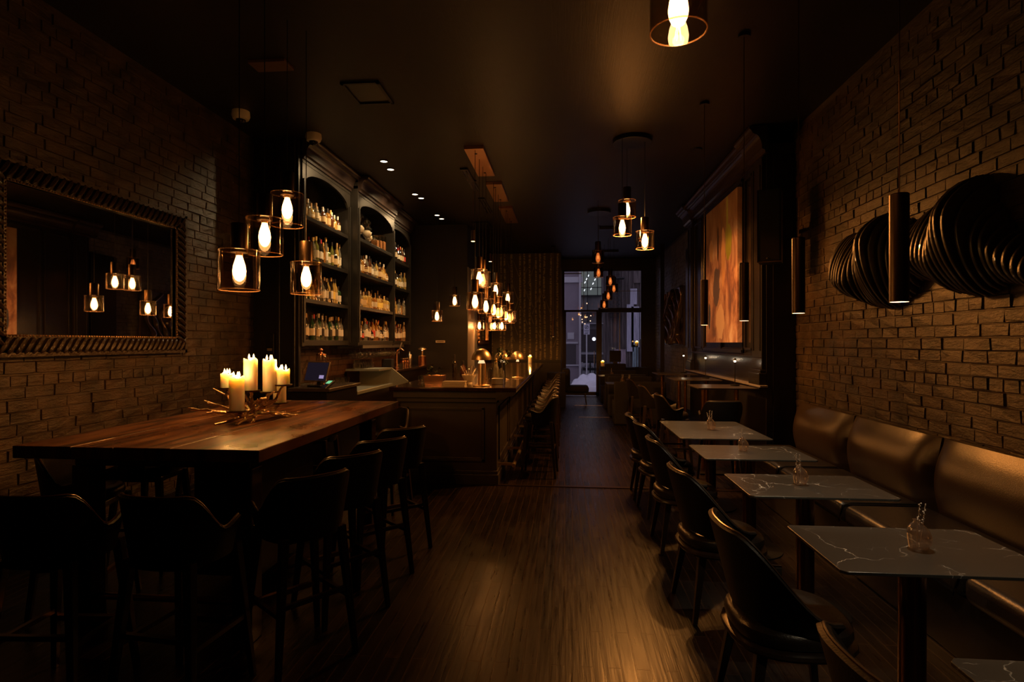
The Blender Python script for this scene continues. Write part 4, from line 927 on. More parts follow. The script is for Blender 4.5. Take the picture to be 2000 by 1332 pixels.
def make_stool():
    t = thing('bar_stool', 'x', 'bar stool')
    cushion(.185, .66, .735).build('seat', 'seat_leather', t, smooth=True)
    sh, top = shell(lambda a: .945-.17*smooth(.75, 1.5, a)+.03*smooth(1.55, 2.0, a), lambda a: .635+.0*a, .190, .026, 1.95, flare=.04)
    sh.build('backrest', 'leather', t, smooth=True)
    MB().tube(top, .0055, 6).build('piping', 'bronze_leather', t, smooth=True)
    for sx in (-1, 1):
        for sy in (-1, 1): MB().beam((sx*.15, sy*.145, .66), (sx*.205, sy*.20, 0), .042, .026).build('leg', 'stool_wood', t, bevel=.004)
    MB().box(-.16, .16, -.155, .155, .625, .662).build('seat_frame', 'stool_wood', t, bevel=.005)
    def lp(z, sx, sy): u = 1-z/.66; return (sx*(.15+.055*u), sy*(.145+.055*u), z)
    for sx in (-1, 1): MB().beam(lp(.30, sx, -1), lp(.30, sx, 1), .022).build('stretcher', 'stool_wood', t)
    MB().beam(lp(.34, -1, -1), lp(.34, 1, -1), .022).build('stretcher', 'stool_wood', t)
    MB().beam(lp(.26, -1, 1), lp(.26, 1, 1), .026).build('footrest', 'bronze', t)
    return t
pbr('bronze_leather', (.055, .030, .016), .27)
def make_chair():
    t = thing('dining_chair', 'x', 'chair')
    cushion(.235, .405, .485).build('seat', 'seat_leather', t, smooth=True)
    m = cushion(.25, .37, .41); m.build('seat_ring', 'stool_wood', t, smooth=True)
    sh, top = shell(lambda a: .84-.30*smooth(.55, 1.8, a), lambda a: .50-.06*smooth(.5, 1.7, a), .215, .034, 1.9, flare=.085, rsq=.78)
    sh.build('backrest', 'leather', t, smooth=True)
    MB().tube(top, .0055, 6).build('piping', 'bronze_leather', t, smooth=True)
    for sx in (-1, 1):
        for sy in (-1, 1): MB().beam((sx*.16, sy*.16, .385), (sx*.21, sy*.22, 0), .044, .026).build('leg', 'stool_wood', t, bevel=.004)
    return t
stool = make_stool()
GS = 'dark bar stools around the long table'
A = math.radians
spots = [((-1.36, 2.84, 0), A(52), 'dark bar stool at right side of long table, nearest camera of the row'),
         ((-1.35, 3.36, 0), A(50), 'dark bar stool at right side of long table, second of the row'),
         ((-1.34, 3.88, 0), A(48), 'dark bar stool at right side of long table, third of the row'),
         ((-1.33, 4.40, 0), A(44), 'dark bar stool at right side of long table, fourth and farthest of the row'),
         ((-2.28, 2.42, 0), A(4), 'dark bar stool at near end of long table, cut by left photo edge'),
         ((-1.72, 2.46, 0), A(-6), 'dark bar stool at near end of long table, the right one'),
         ((-2.88, 3.22, 0), A(-75), 'dark bar stool between long table and brick wall, nearest camera'),
         ((-2.98, 3.9, 0), A(-85), 'dark bar stool between long table and brick wall, middle one'),
         ((-2.98, 4.6, 0), A(-90), 'dark bar stool between long table and brick wall, farthest one'),
         ((-1.75, 5.42, 0), A(170), 'dark bar stool at far end of long table, the right one'),
         ((-2.45, 5.45, 0), A(182), 'dark bar stool at far end of long table, the left one')]
for i, (loc, rz, lb) in enumerate(spots):
    if i == 0: o = stool; o.location = loc; o.rotation_euler = (0, 0, rz); o['label'] = lb; o['group'] = GS
    else: dup(stool, loc, rz, lb, GS)
for k in range(10):
    dup(stool, (-.30, 6.95+.60*k, 0), A(90+(k % 3-1)*3), 'dark bar stool standing along the bar, %s' % ('nearest of ten' if k == 0 else 'farthest of ten' if k == 9 else ORD[k]+' of ten from camera'), 'dark bar stools along the bar')
for k, (x, y, rz, lb) in enumerate(((1.35, 7.35, -90, 'left of the nearest high table in the panelled bay'), (1.33, 8.8, -90, 'left of the middle high table in the panelled bay'), (1.32, 10.3, -90, 'left of the farthest high table in the panelled bay'), (1.76, 6.72, 0, 'with its back to camera before the high tables'))):
    dup(stool, (x, y, 0), A(rz), 'dark bar stool %s' % lb, 'dark bar stools at the high tables')
chair = make_chair()
cs = [((.93, 2.52), -88, 'second, beside the nearest full table'), ((.93, 3.56), -84, 'third, beside the second full table'), ((.94, 4.62), -88, 'fourth from the camera'), ((.95, 5.52), -84, 'second last in the row'), ((.93, 6.12), -92, 'farthest in the row'), ((.96, 1.47), -84, 'nearest camera, cut by the bottom edge')]
for i, ((x, y), rz, lb) in enumerate(cs):
    lb = 'dark curved-back chair left of stone tables, '+lb
    if i == 0: o = chair; o.location = (x, y, 0); o.rotation_euler = (0, 0, A(rz)); o['label'] = lb; o['group'] = 'dark dining chairs in a row'
    else: dup(chair, (x, y, 0), A(rz), lb, 'dark dining chairs in a row')

# ------------------------------------------------------------------ long table with candelabra
t = thing('communal_table', 'long high wooden table with worn reddish plank top', 'table', (-2.165, 3.9, 0))
tp = MB(); xs = [-.665, -.34, -.11, .2, .665]
for i in range(4): tp.box(xs[i]+.0015, xs[i+1]-.0015, -1.2, 1.18, 1.005, 1.07-(.0015 if i % 2 else 0))
tp.build('tabletop', 'old_table_wood', t, bevel=.004)
MB().box(-.5, .5, -1.0, 1.0, .93, 1.004).build('apron', 'stool_wood', t, bevel=.004)
for sx in (-.46, .46):
    for sy in (-.95, .95): MB().box(sx-.055, sx+.055, sy-.055, sy+.055, 0, .93).build('leg', 'stool_wood', t, bevel=.006)
MB().box(-.22, .22, -.4, .4, .1, .93).build('centre_pedestal', 'black_paint', t, bevel=.006)
for sy in (-.95, .95): MB().tube([(-.41, sy, .2), (.41, sy, .2)], .018, 10).build('foot_rail', 'bronze', t, smooth=True)
t = thing('candelabra', 'twisted branch-shaped metal candle holder on the long table', 'candle holder', (-2.1, 3.72, 1.072))
CN = [(-2.345, 3.801, 1.286, 1.385, .043), (-2.118, 3.541, 1.158, 1.378, .047), (-2.10, 3.673, 1.280, 1.490, .044), (-2.013, 3.731+.03, 1.266, 1.482, .045), (-2.03, 3.931, 1.172, 1.391, .044), (-1.938, 3.80, 1.311, 1.414, .044)]
O = Vector((-2.1, 3.72, 1.072))
br = MB()
def twig(a, b, r0=.012, r1=.006, seed=0, n=7, fork=True):
    q = random.Random(seed); a = Vector(a); b = Vector(b); pts = []
    for i in range(n+1):
        u = i/n; p = a.lerp(b, u)+Vector((q.uniform(-1, 1), q.uniform(-1, 1), q.uniform(-.6, .6)))*.016*math.sin(PI*u); p.z = max(p.z, .006); pts.append(p)
    br.tube(pts, [(r0+(r1-r0)*i/n)*q.uniform(.95, 1.35) for i in range(n+1)], 7)
    if fork:
        m_ = pts[n-2]; d = (b-a).normalized(); s_ = Vector((-d.y, d.x, .35))*q.choice((-1, 1))*.05; br.tube([m_, m_+d*.04+s_*.5, m_+d*.07+s_], [r1, r1*.9, r1*.6], 6)
core = (-.0, .0, .06)
for k, (x, y, zb, zt, r) in enumerate(CN):
    p = Vector((x, y, zb))-O; twig(core, (p.x*.75, p.y*.75, max(.02, p.z*.55)), .012, .010, k, fork=False); twig((p.x*.75, p.y*.75, max(.02, p.z*.55)), (p.x, p.y, p.z-.012), .010, .007, k+20, 5, False)
for k, (a, b) in enumerate((((0, 0, .06), (-.22, -.19, .07)), ((-.05, -.05, .05), (-.30, -.06, .12)), ((0, 0, .05), (-.12, -.26, .0)), ((0, 0, .05), (.02, -.24, .0)), ((0, 0, .05), (.22, .0, .06)), ((0, 0, .05), (.16, .22, .0)), ((0, 0, .05), (-.14, .2, .0)),
                            ((-.1, 0, .1), (-.29, .05, .19)), ((.03, 0, .12), (.17, -.06, .2)), ((0, -.02, .08), (-.04, -.1, .2)), ((.0, .0, .06), (.06, -.12, .0)), ((-.12, -.1, .06), (-.36, -.17, .10)), ((.05, 0, .05), (.27, .08, .03)), ((-.02, -.08, .03), (.10, -.1, .16)))):
    twig(a, b, .011, .0055, 50+k)
br.build('branches', 'branch_metal', t, smooth=True)
for x, y, zb, zt, r in CN:
    MB().lathe([(.02, -.013), (r+.012, -.009), (r+.018, -.002), (r+.018, .0), (r+.008, -.003), (.001, -.003)], 22, x-O.x, y-O.y, zb-O.z).build('candle_plate', 'dark_bronze', t, smooth=True)
names = ['short outer left', 'front low', 'tall left', 'tall right', 'low at back right', 'short high right']
for k, (x, y, zb, zt, r) in enumerate(CN): pillar((x, y, zb), r, zt-zb, 'lit cream pillar candle on branch holder, the %s one' % names[k], 'pillar candles on the branch holder', 2.6, k*1.3)

# ------------------------------------------------------------------ stone tables
def sprig(mb, fb, base, tip, seed):
    q = random.Random(seed); base = Vector(base); tip = Vector(tip); mb.tube([base, base.lerp(tip, .5)+Vector((q.uniform(-.004, .004), 0, 0)), tip], .0009, 5)
    for i in range(16):
        u = .5+.5*i/15; p = base.lerp(tip, u)+Vector((q.uniform(-.005, .005), q.uniform(-.005, .005), 0)); fb.sphere(p.x, p.y, p.z, q.uniform(.002, .0034), 6, 4)
def vase(loc, label, s=1., sway=(.012, -.004), n=2):
    t = thing('bud_vase', label, 'vase', loc, 0, 'glass bud vases on stone tables')
    P = [(.022, 0), (.034, .006), (.042, .03), (.044, .052), (.039, .078), (.026, .098), (.014, .109), (.012, .116), (.0145, .120)]
    m = MB().lathe(P+[(r-.0018, z+.0005) for r, z in reversed(P)], 24, cap0=False, cap1=False)
    m.v = [(x+.006*math.sin(z*40), y, z) for x, y, z in m.v]
    m.build('glass_body', 'vase_glass', t, smooth=True)
    st = MB(); fb = MB()
    sprig(st, fb, (-.004, 0, .01), (sway[0]-.006, 0, .185), 1)
    if n > 1: sprig(st, fb, (.004, 0, .01), (sway[0]+.016, .003, .18), 2)
    if n > 2: sprig(st, fb, (.004, 0, .01), (sway[0]-.03, .003, .165), 3)
    st.build('stem', 'flower', t); fb.build('blossom', 'flower', t)
    t.scale = (s, s, s); return t
def stone_table(yc, depth, label):
    t = thing('stone_table', label, 'table', (1.425, yc, 0), 0, 'dark veined stone tables')
    w = .40; c = .02
    hd = depth/2
    poly = [(-w+c, -hd), (w-c, -hd), (w, -hd+c), (w, hd-c), (w-c, hd), (-w+c, hd), (-w, hd-c), (-w, -hd+c)]
    MB().prism(poly, 'z', .738, .75).build('tabletop', 'dark_veined_stone', t, bevel=.002)
    px = (0,) if depth < .7 else (0,)
    MB().lathe([(.05, .0), (.05, .725)], 28, 0, 0).build('pedestal', 'gold_post_dark', t, smooth=True)
    MB().lathe([(.24, 0), (.24, .008), (.05, .014)], 36).build('base_plate', 'black_metal', t, smooth=True)
    MB().box(-.2, .2, -.12, .12, .722, .738).build('mount', 'black_metal', t)
    return t
pbr('gold_post_dark', (.30, .15, .05), .22, metal=1.)
stone_table(1.39, .52, 'dark veined stone table nearest camera, only a corner showing bottom right')
stone_table(2.505, .55, 'dark veined stone table with roundest bud vase, first full one from camera')
stone_table(3.56, .55, 'dark veined stone table with pink bud vase, second full one from camera')
stone_table(4.60, .58, 'dark veined stone table, third full one from camera')
stone_table(5.78, 1.15, 'dark veined stone table, long farthest one of the low row')
vase((1.447, 2.50, .7505), 'bulbous clear bud vase with two dried lavender sprigs on nearest full stone table', 1.02)
vase((1.403, 3.58, .7505), 'pinkish bud vase with upright sprigs on second stone table', .98, (-.018, 0))
vase((1.389, 4.637, .7505), 'narrow pinkish bud vase with single thin sprig on third stone table', .92, (-.004, 0), 1)
vase((1.419, 5.75, .7505), 'clear bud vase with drooping sprigs on farthest stone table', 1.0, (-.006, 0), 3)

# banquette
t = thing('banquette', 'long dark leather wall banquette beside the stone tables', 'bench', (0, 0, 0))
MB().box(1.98, XR-.04, -.6, 6.62, 0, .33).build('base', 'black_paint', t, bevel=.006)
for k in range(6):
    ya, yb = 5.42-1.2*k, 6.60-1.2*k
    n = 14; prof = []
    for i in range(n+1):
        u = i/n; z = .42+.53*u; x = 2.50-.085*math.sin(min(1,u*1.0)*PI*.80)+.10*u**2
        prof.append((x, z))
    prof += [(2.585, .955), (2.61, .945), (2.638, .90), (2.64, .42)]
    vs = []; fs = []; m = len(prof); S = 16
    for j in range(S+1):
        v = j/S; y = ya+.004+(yb-ya-.008)*v; e = (1-abs(2*v-1)**8); e2 = .30+.70*e if e < 1 else 1
        for (x, z) in prof:
            xx = 2.62-(2.62-x)*e2 if x < 2.62 else x
            vs.append((xx, y, z-(1-e)*.012))
    for j in range(S):
        for i in range(m): fs.append((j*m+i, j*m+(i+1) % m, (j+1)*m+(i+1) % m, (j+1)*m+i))
    fs.append(tuple(range(m))); fs.append(tuple(range(S*m+m-1, S*m-1, -1)))
    MB().add(vs, fs).build('back_cushion', 'banquette_leather', t, smooth=True)
    sc2 = MB().box(1.93, 2.50, ya+.004, yb-.004, .33, .475).build('seat_cushion', 'seat_leather', t, smooth=True)
    b = sc2.modifiers.new('b', 'BEVEL'); b.width = .05; b.segments = 5
    p_ = MB().tube([(1.945, ya+.06, .33), (1.935, ya+.02, .40), (1.945, ya+.01, .455), (2.0, ya+.008, .474), (2.45, ya+.008, .474)], .005, 6).build('piping', 'leather', t, smooth=True)

# ------------------------------------------------------------------ wall sculpture
def interp(T, y):
    for (a, b), (c, d) in zip(T, T[1:]):
        if a >= y >= c: u = (a-y)/(a-c); u = u*u*(3-2*u); return b+(d-b)*u
    return T[0][1] if y > T[0][0] else T[-1][1]
TOP = [(5.66, 2.52), (5.55, 2.61), (5.38, 2.60), (5.28, 2.55), (5.08, 2.66), (4.92, 2.67), (4.74, 2.58), (4.56, 2.50), (4.40, 2.56), (4.24, 2.60), (4.10, 2.58), (3.96, 2.68), (3.84, 2.66), (3.76, 2.46), (3.60, 2.26), (3.38, 2.10), (3.18, 2.02)]
BOT = [(5.66, 2.22), (5.55, 2.08), (5.40, 1.98), (5.15, 1.90), (4.90, 1.87), (4.66, 1.94), (4.48, 2.06), (4.30, 2.02), (4.08, 1.92), (3.88, 1.88), (3.66, 1.94), (3.46, 1.90), (3.18, 1.93)]
PRO = [(5.66, .16), (5.5, .24), (5.3, .25), (5.15, .20), (4.95, .28), (4.75, .14), (4.5, .12), (4.35, .24), (4.15, .24), (3.9, .30), (3.72, .16), (3.45, .12), (3.18, .08)]
PK = [(5.66, .45), (5.5, .25), (5.3, .30), (5.15, .50), (4.95, .68), (4.75, .6), (4.5, .45), (4.35, .3), (4.15, .38), (3.9, .64), (3.72, .55), (3.45, .4), (3.18, .5)]
sm = MB(); y = 5.66
while y > 3.18:
    zt, zb, pr_, pk = interp(TOP, y), interp(BOT, y), interp(PRO, y), interp(PK, y)
    poly = [(XR-.025, zb+.02)]
    for i in range(19):
        u = i/18; v = u/pk*.5 if u < pk else .5+(u-pk)/(1-pk)*.5
        s_ = max(0, math.sin(PI*v))**.62
        poly.append((XR-.03-pr_*s_, zb+(zt-zb)*u))
    poly.append((XR-.025, zt-.02))
    sm.prism(poly, 'y', y-.013, y+.013); y -= .050
o = sm.build('ribbed_slats', 'art_black', None, bevel=.007)
t = thing('wall_sculpture', 'large black wave-shaped ribbed sculpture on right brick wall', 'sculpture', (0, 0, 0)); o.parent = t
MB().box(XR-.02, XR-.006, 3.4, 5.6, 2.16, 2.30).build('backing_rail', 'black_metal', t)

t = thing('painting', 'tall abstract orange and rust canvas hung on the dark panelled bay', 'painting', (2.27, 8.58, 2.62))
MB().box(-.02, .045, -.83, .83, -1.02, 1.02).build('canvas', 'abstract_canvas', t, bevel=.003)
# relief art far right
t = thing('relief_artwork', 'black and copper wavy relief panel on far brick wall', 'artwork', (XR-.075, 14.0, 2.2))
MB().box(-.02, .02, -1.15, 1.15, -.65, .65).build('backing', 'art_relief', t)
rl = MB(); ed = MB()
for k in range(7):
    ph = k*.9; y0_ = -1.0+k*.33; pts = []; rs = []
    for i in range(28):
        u = i/27; z = -.62+1.24*u; y = y0_+.17*math.sin(u*6.5+ph)+.08*math.sin(u*12+ph*2); pts.append((-.05-.03*math.sin(u*5+ph), max(-1.08, min(1.08, y)), z)); rs.append(.035+.03*math.sin(u*8+ph*1.7)**2)
    rl.tube(pts, rs, 8); ed.tube([(p[0]-r*.8, p[1], p[2]) for p, r in zip(pts, rs)], .012, 6)
rl.build('wave_relief', 'art_relief', t, smooth=True); ed.build('copper_edges', 'art_copper', t, smooth=True)
# speaker on the pier
t = thing('wall_speaker', 'black wall speaker cabinet on bracket at the near pilaster', 'speaker', (2.27, 6.60, 2.88), -.42)
MB().box(-.12, .12, -.11, .11, -.40, .40).build('cabinet', 'speaker_cloth', t, bevel=.006)
MB().box(-.105, .105, -.118, -.11, -.385, .385).build('grille', 'speaker_cloth', t, bevel=.003)
MB().box(-.122, -.118, -.122, -.106, -.4, .4).box(-.12, .12, -.122, -.116, -.402, -.392).build('edge_trim', 'bronze', t)
MB().sphere(-.02, -.122, -.36, .008, 8, 6).build('indicator', 'steel', t)
MB().box(.0, .06, .11, .33, -.05, .05).build('bracket', 'black_metal', t)

# high tables in the panelled bay, lamps
for k, (y0, y1, lb) in enumerate(((6.98, 7.62, 'nearest'), (8.5, 9.1, 'middle'), (10.0, 10.62, 'farthest'))):
    t = thing('high_table', 'high dark table with gold posts against the panelled bay, %s of three' % lb, 'table', (1.93, (y0+y1)/2, 0), 0, 'high tables in the panelled bay')
    h = (y1-y0)/2
    MB().box(-.35, .33, -h, h, 1.045, 1.06).build('tabletop', 'counter_dark', t, bevel=.003)
    for x in (-.22, .18): MB().lathe([(.025, .02), (.025, 1.045)], 16, x, 0).build('post', 'gold_post', t, smooth=True)
    MB().box(-.30, .27, -.2, .2, 0, .02).build('base_plate', 'black_metal', t)
    m = thing('stem_lamp', 'tiny black stem lamp with small lit head on the %s high table' % lb, 'table lamp', (2.12 if k < 2 else 2.1, (y0+y1)/2+.1, 1.061), 0, 'stem lamps on the high tables')
    MB().lathe([(.055, 0), (.055, .015), (.005, .02), (.005, .32)], 20).build('base', 'black_metal', m, smooth=True)
    MB().lathe([(.028, .315), (.006, .345)], 16).build('head', 'black_metal', m, smooth=True)
    MB().lathe([(.012, .295), (.014, .314)], 12).build('lens', 'lens_white', m)
    point('stem_light', (0, 0, .28), .5, (1, .75, .5), .01, m)

# booths and front furniture
def booth(y, label, x0=.96, x1=1.95, flip=1):
    t = thing('booth_bench', label, 'bench', ((x0+x1)/2, y, 0), 0, 'dark booth benches near the window')
    w = (x1-x0)/2
    MB().box(-w, w, -.06, .06, 0, .84).build('backrest', 'cloth_black', t, bevel=.03)
    MB().box(-w, w, min(.05*flip, .5*flip), max(.05*flip, .5*flip), .0, .45).build('seat', 'cloth_black', t, bevel=.02)
booth(11.32, 'dark booth bench with its back to camera, nearest of the booths')
booth(13.05, 'dark booth bench facing camera between the two booth tables', flip=-1)
booth(13.95, 'dark booth bench with its back to camera, behind first booth table')
booth(15.9, 'dark booth bench facing camera, nearest the shop window', flip=-1)
for y, lb in ((12.2, 'nearer'), (14.95, 'farther')):
    t = thing('booth_table', 'stone-topped booth table near the window, %s one' % lb, 'table', (1.45, y, 0), 0, 'booth tables')
    MB().box(-.58, .5, -.33, .33, .738, .75).build('tabletop', 'dark_veined_stone', t, bevel=.002); MB().lathe([(.04, 0), (.04, .738)], 16).build('pedestal', 'black_metal', t); MB().lathe([(.22, 0), (.22, .01)], 24).build('base_plate', 'black_metal', t)
vase((1.20, 12.15, .7505), 'left bud vase of the pair on nearer booth table', 1., (.0, 0)); vase((1.32, 12.05, .7505), 'right bud vase of the pair on nearer booth table', 1., (.01, 0))
vase((1.2, 14.9, .7505), 'bud vase on the farther booth table', 1., (.0, 0), 1)
t = thing('host_stand', 'black boxy host stand silhouette against the window', 'host stand', (1.43, 16.5, 0))
MB().box(-.28, .28, -.2, .2, 0, 1.0).build('body', 'cloth_black', t, bevel=.01)
m = thing('till_monitor', 'black monitor back on the host stand before the window', 'monitor', (1.43, 16.5, 1.001)); MB().box(-.16, .16, -.02, .02, .05, .37).build('screen_case', 'cloth_black', m, bevel=.01); MB().box(-.06, .06, -.05, .05, 0, .06).build('stand', 'black_metal', m)
pillar((1.07, 16.45, .926), .05, .14, 'lit candle low at left of the host stand before the window', w=.8)
t = thing('window_ledge', 'low dark partition ledge along the shop window', 'ledge', (0, 0, 0)); MB().box(1.02, 2.40, 16.75, 17.2, 0, .88).build('body', 'cloth_black', t, bevel=.01); MB().box(1.0, 1.13, 16.3, 16.75, 0, .925).build('post', 'cloth_black', t)
pillar((2.08, 16.9, 1.50), .05, .12, 'lit candle high on slim stand at right side of window', w=.8)
t = thing('candle_stand', 'slim dark stand under the high candle by the window', 'stand', (2.08, 16.9, .881)); MB().lathe([(.06, 0), (.06, .01), (.01, .02), (.01, .6), (.06, .618)], 14).build('stem', 'black_metal', t, smooth=True)
t = thing('lounge_chair', 'black lounge chair silhouette by the glass door', 'chair', (.12, 15.1, 0), A(0))
MB().box(-.2, .02, -.28, .28, .32, .92).build('backrest', 'cloth_black', t, bevel=.06)
MB().box(-.1, .5, -.28, .28, .30, .48).build('seat', 'cloth_black', t, bevel=.06)
for x in (-.1, .4):
    for y in (-.22, .22): MB().beam((x, y, .31), (x*1.1, y*1.1, 0), .03, .02).build('leg', 'black_metal', t)
t = thing('waste_cabinet', 'black cabinet at the foot of the birch wall left of the door', 'cabinet', (-.18, 14.4, 0)); MB().box(-.25, .2, -.3, .3, 0, .85).build('body', 'cloth_black', t, bevel=.01)

# ------------------------------------------------------------------ street outside
GY = 17.5
o = MB().box(-12, 14, GY, 60, -.25, -.15).build('street', 'road', None); o['kind'] = 'structure'
def snow(name, cx, cy, rx, ry, h, label, seed):
    q = random.Random(seed); vs = []; fs = []; n = 26
    for i in range(n+1):
        for j in range(n+1):
            u, v = i/n*2-1, j/n*2-1; d = max(0, 1-u*u)*max(0, 1-v*v)
            vs.append((cx+u*rx, cy+v*ry, -.17+h*d**.6*(.7+.3*math.sin(u*7+seed)*math.sin(v*9+seed*2))+q.uniform(0, .05)*d))
    for i in range(n):
        for j in range(n): fs.append((i*(n+1)+j, (i+1)*(n+1)+j, (i+1)*(n+1)+j+1, i*(n+1)+j+1))
    return tag(MB().add(vs, fs).build(name, 'snow', None, smooth=True), label, 'snow bank')
snow('snow_bank', .9, 20.4, 1.3, .9, .4, 'low snow bank just outside the glass door', 1)
snow('snow_bank', 1.2, 24.6, .9, .9, .5, 'snow bank across the lane by the sign post', 2)
snow('snow_bank', 1.25, 31, .42, 2.5, .7, 'far snow pile down the lane', 3)
b = thing('stucco_building', 'mauve-grey stucco building at left outside the window', 'building', (0, 0, 0))
MB().box(-6, .74, 26, 34, -.2, 7).build('wall', 'ext_stucco', b)
MB().box(-6, .8, 25.9, 26, 4.9, 4.98).box(-6, .8, 25.9, 26, 4.3, 4.55).box(-6, .6, 25.92, 26, 1.55, 1.63).box(-6, .74, 25.92, 26, .55, .61).build('ledge', 'ext_metal', b)
MB().box(-6, .5, 25.97, 26.0, .61, 1.5).build('dark_recess', 'ext_dark', b)
MB().box(.12, .42, 25.95, 26, 1.75, 2.05).box(.15, .39, 25.94, 25.95, 1.79, 2.01).build('vent_cover', 'ext_metal', b)
MB().tube([(.68, 25.85, -.2), (.68, 25.85, 6.5)], .045, 8).build('drain_pipe', 'ext_metal', b)
b = thing('grey_building', 'grey building with lit upper windows at the end of the lane', 'building', (0, 0, 0))
MB().box(.8, 4.0, 44, 50, -.2, 9.5).build('wall', 'ext_grey', b)
w_ = MB().box(1.15, 2.75, 43.9, 44, 5.2, 7.0).build('window', 'window_lit', b)
tb = MB()
for i, (x, z) in enumerate(((1.5, 6.1), (1.62, 6.35), (1.75, 6.6), (2.1, 6.0), (2.25, 6.3), (2.4, 6.55), (1.45, 5.5), (1.95, 5.6))): tb.beam((x, 43.86, z), (x+.07, 43.86, z+.14), .07)
tb.build('ceiling_tube', 'tube_lit', w_)
MB().box(1.1, 2.8, 43.8, 43.9, 5.75, 5.8).box(1.7, 1.75, 43.8, 43.9, 3, 7).box(2.45, 2.5, 43.8, 43.9, 5.2, 8).box(1.1, 2.8, 43.8, 43.9, 5.1, 5.2).build('window_frame', 'ext_iron', b)
MB().box(1.0, 2.9, 43.7, 44, 3.9, 4.0).box(1.0, 2.9, 43.7, 44, 3.0, 3.08).box(1, 2.9, 43.7, 44, .7, .85).box(1.0, 2.9, 43.7, 44, -.2, .1).build('sill', 'ext_metal', b)
MB().box(1.2, 2.6, 43.9, 44, 1.0, 2.6).box(1.2, 2.5, 43.9, 44, -1, .5).build('dark_window', 'ext_dark', b)
b = thing('timber_building', 'weathered timber-clad building with graffiti at right outside the window', 'building', (0, 0, 0))
MB().prism([(2.85, 40), (1.72, 26), (8, 26), (8, 40)], 'z', -.2, 8.5).build('wall', 'ext_boards', b)
cl = MB()
for i in range(28): cl.box(1.74+i*.16, 1.78+i*.16, 25.93, 26, -.2, 8)
cl.build('boards', 'ext_boards', b)
q = random.Random(4)
for nm, a in (('ext_pale', (2.75, 3.05, 1.2, 3.3)), ('ext_pale', (2.95, 3.3, 1.4, 3.2)), ('ext_teal', (3.0, 3.25, -.1, 1.5)), ('ext_mauve', (3.35, 3.6, -.1, 1.3)), ('ext_mauve', (2.2, 2.7, -.1, 1.3)), ('ext_pale', (2.9, 3.2, 3.3, 4.0))):
    MB().box(a[0], a[1], 25.88, 25.93, a[2], a[3]).build('painted_boards', nm, b)
MB().box(3.05, 3.55, 25.86, 25.92, 4.25, 4.9).build('shutter', 'ext_boards', b)
MB().box(3.32, 3.52, 25.8, 25.86, 1.75, 3.1).build('sign_board', 'ext_pale', b)
lt = MB()
for i in range(5):
    z = 1.85+i*.24; lt.box(3.36, 3.48, 25.78, 25.80, z, z+.035); lt.box(3.36, 3.39, 25.78, 25.80, z, z+.16); lt.box(3.36, 3.48, 25.78, 25.80, z+.13, z+.16)
lt.build('sign_marks', 'sign_ink', b)
b = thing('fire_escape', 'dark iron fire escape ladder on the far wall outside', 'fire escape', (0, 0, 0))
fe = MB()
for x in (2.0, 2.38): fe.box(x, x+.04, 25.7, 25.8, 2.6, 6)
for i in range(18): fe.box(2.0, 2.42, 25.7, 25.75, 2.7+i*.19, 2.73+i*.19)
fe.build('ladder', 'ext_iron', b); MB().box(1.85, 2.6, 25.3, 25.85, 2.95, 3.0).box(1.85, 2.6, 25.3, 25.85, 4.4, 4.45).build('landing', 'ext_iron', b)
t = thing('sign_post', 'grey post with square no-parking sign in the lane', 'sign', (.95, 25.2, -.2))
MB().tube([(0, 0, 0), (0, 0, 2.6)], .03, 8).build('post', 'ext_metal', t)
s_ = MB().box(-.13, .13, -.05, -.035, 2.15, 2.6).build('sign_panel', 'sign_white', t)
MB().lathe([(.085, -.003), (.085, .003), (.068, .003), (.068, -.003), (.085, -.003)], 24, cap0=False, cap1=False).tf(Matrix.Translation((0, -.056, 2.47)) @ Matrix.Rotation(PI/2, 4, 'X')).beam((-.055, -.056, 2.415), (.055, -.056, 2.525), .016).box(-.02, -.005, -.056, -.052, 2.43, 2.51).box(-.1, .1, -.056, -.052, 2.30, 2.325).box(-.07, .08, -.056, -.052, 2.235, 2.255).box(-.09, .06, -.056, -.052, 2.18, 2.2).build('sign_marks', 'sign_ink', s_)
t = thing('lane_lamp', 'hooked street lamp glowing in the lane', 'street lamp', (1.45, 27.8, -.2)); MB().tube([(0.2, 0, 0), (.2, 0, 1.8), (.15, 0, 1.95), (0, 0, 2.0)], .035, 8).build('post', 'ext_metal', t); MB().sphere(-.05, 0, 1.97, .09, 10, 8).build('lamp_head', 'tube_lit', t)
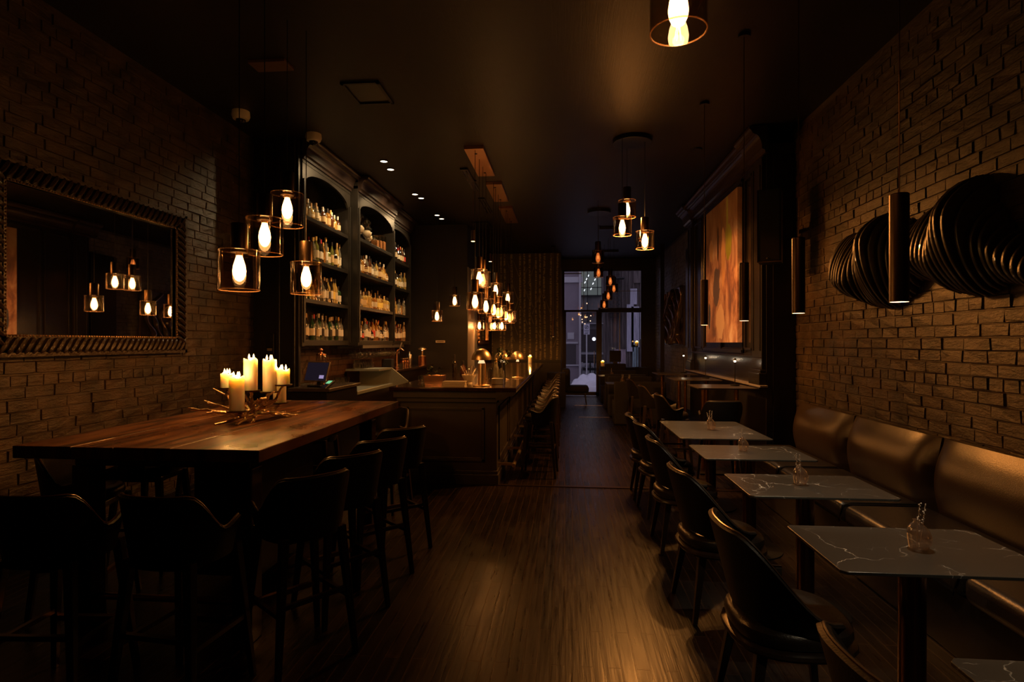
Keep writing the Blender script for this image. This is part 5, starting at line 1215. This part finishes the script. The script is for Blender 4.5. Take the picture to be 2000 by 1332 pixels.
t = thing('string_lights', 'string of small warm bulbs zigzagging above the lane', 'string lights', (0, 0, 0))
SL = [(1.05, 27.5, 4.0), (.85, 27.3, 3.4), (.98, 27.2, 3.0), (1.0, 27, 2.75), (1.3, 27.2, 2.8), (.6, 25.5, 2.75), (.68, 25.6, 2.4), (.66, 25.5, 2.25), (.8, 25.6, 2.05), (1.28, 27.3, 2.35)]
SL = [(.97, 25.4, 3.32), (1.0, 25.4, 2.98), (.97, 25.4, 2.72), (1.14, 25.4, 2.78), (1.12, 25.4, 2.55), (.70, 25.4, 2.80), (.76, 25.4, 2.62), (.77, 25.4, 2.50), (.88, 25.4, 2.42), (1.50, 25.4, 3.06)]
for p in SL: MB().sphere(p[0], p[1], p[2], .024, 8, 6).build('bulb', 'string_bulb', t)
MB().tube(SL, .004, 4).build('cable', 'ext_iron', t)
b = thing('wooden_barrier', 'dark wooden barrier standing in the snow outside', 'barrier', (1.25, 26.9, -.2)); MB().box(-.1, -.04, 0, .05, 0, .95).box(.12, .18, 0, .05, 0, .95).box(-.4, .4, -.02, .0, .85, .93).box(-.4, .4, -.02, 0, .5, .62).build('frame', 'ext_iron', b)

# ------------------------------------------------------------------ world, camera, render look
w = bpy.data.worlds.new('dusk'); sc.world = w; w.use_nodes = True
n, l = w.node_tree.nodes, w.node_tree.links; n.clear()
bg = n.new('ShaderNodeBackground'); bg.inputs[0].default_value = (.74, .64, .84, 1); bg.inputs[1].default_value = .8
ow = n.new('ShaderNodeOutputWorld'); l.new(bg.outputs[0], ow.inputs[0])
cd = bpy.data.cameras.new('camera'); cam = bpy.data.objects.new('camera', cd); C.objects.link(cam)
cam.location = (0, 0, 1.6); cam.rotation_euler = (PI/2, 0, math.atan(103/1120))
cd.sensor_width = 36; cd.lens = 1120/2000*36; cd.shift_y = 3/2000; cd.clip_end = 200
sc.camera = cam
sc.view_settings.view_transform = 'Standard'; sc.view_settings.look = 'None'; sc.view_settings.exposure = -.15; sc.view_settings.gamma = 1; sc.view_settings.use_curve_mapping = False
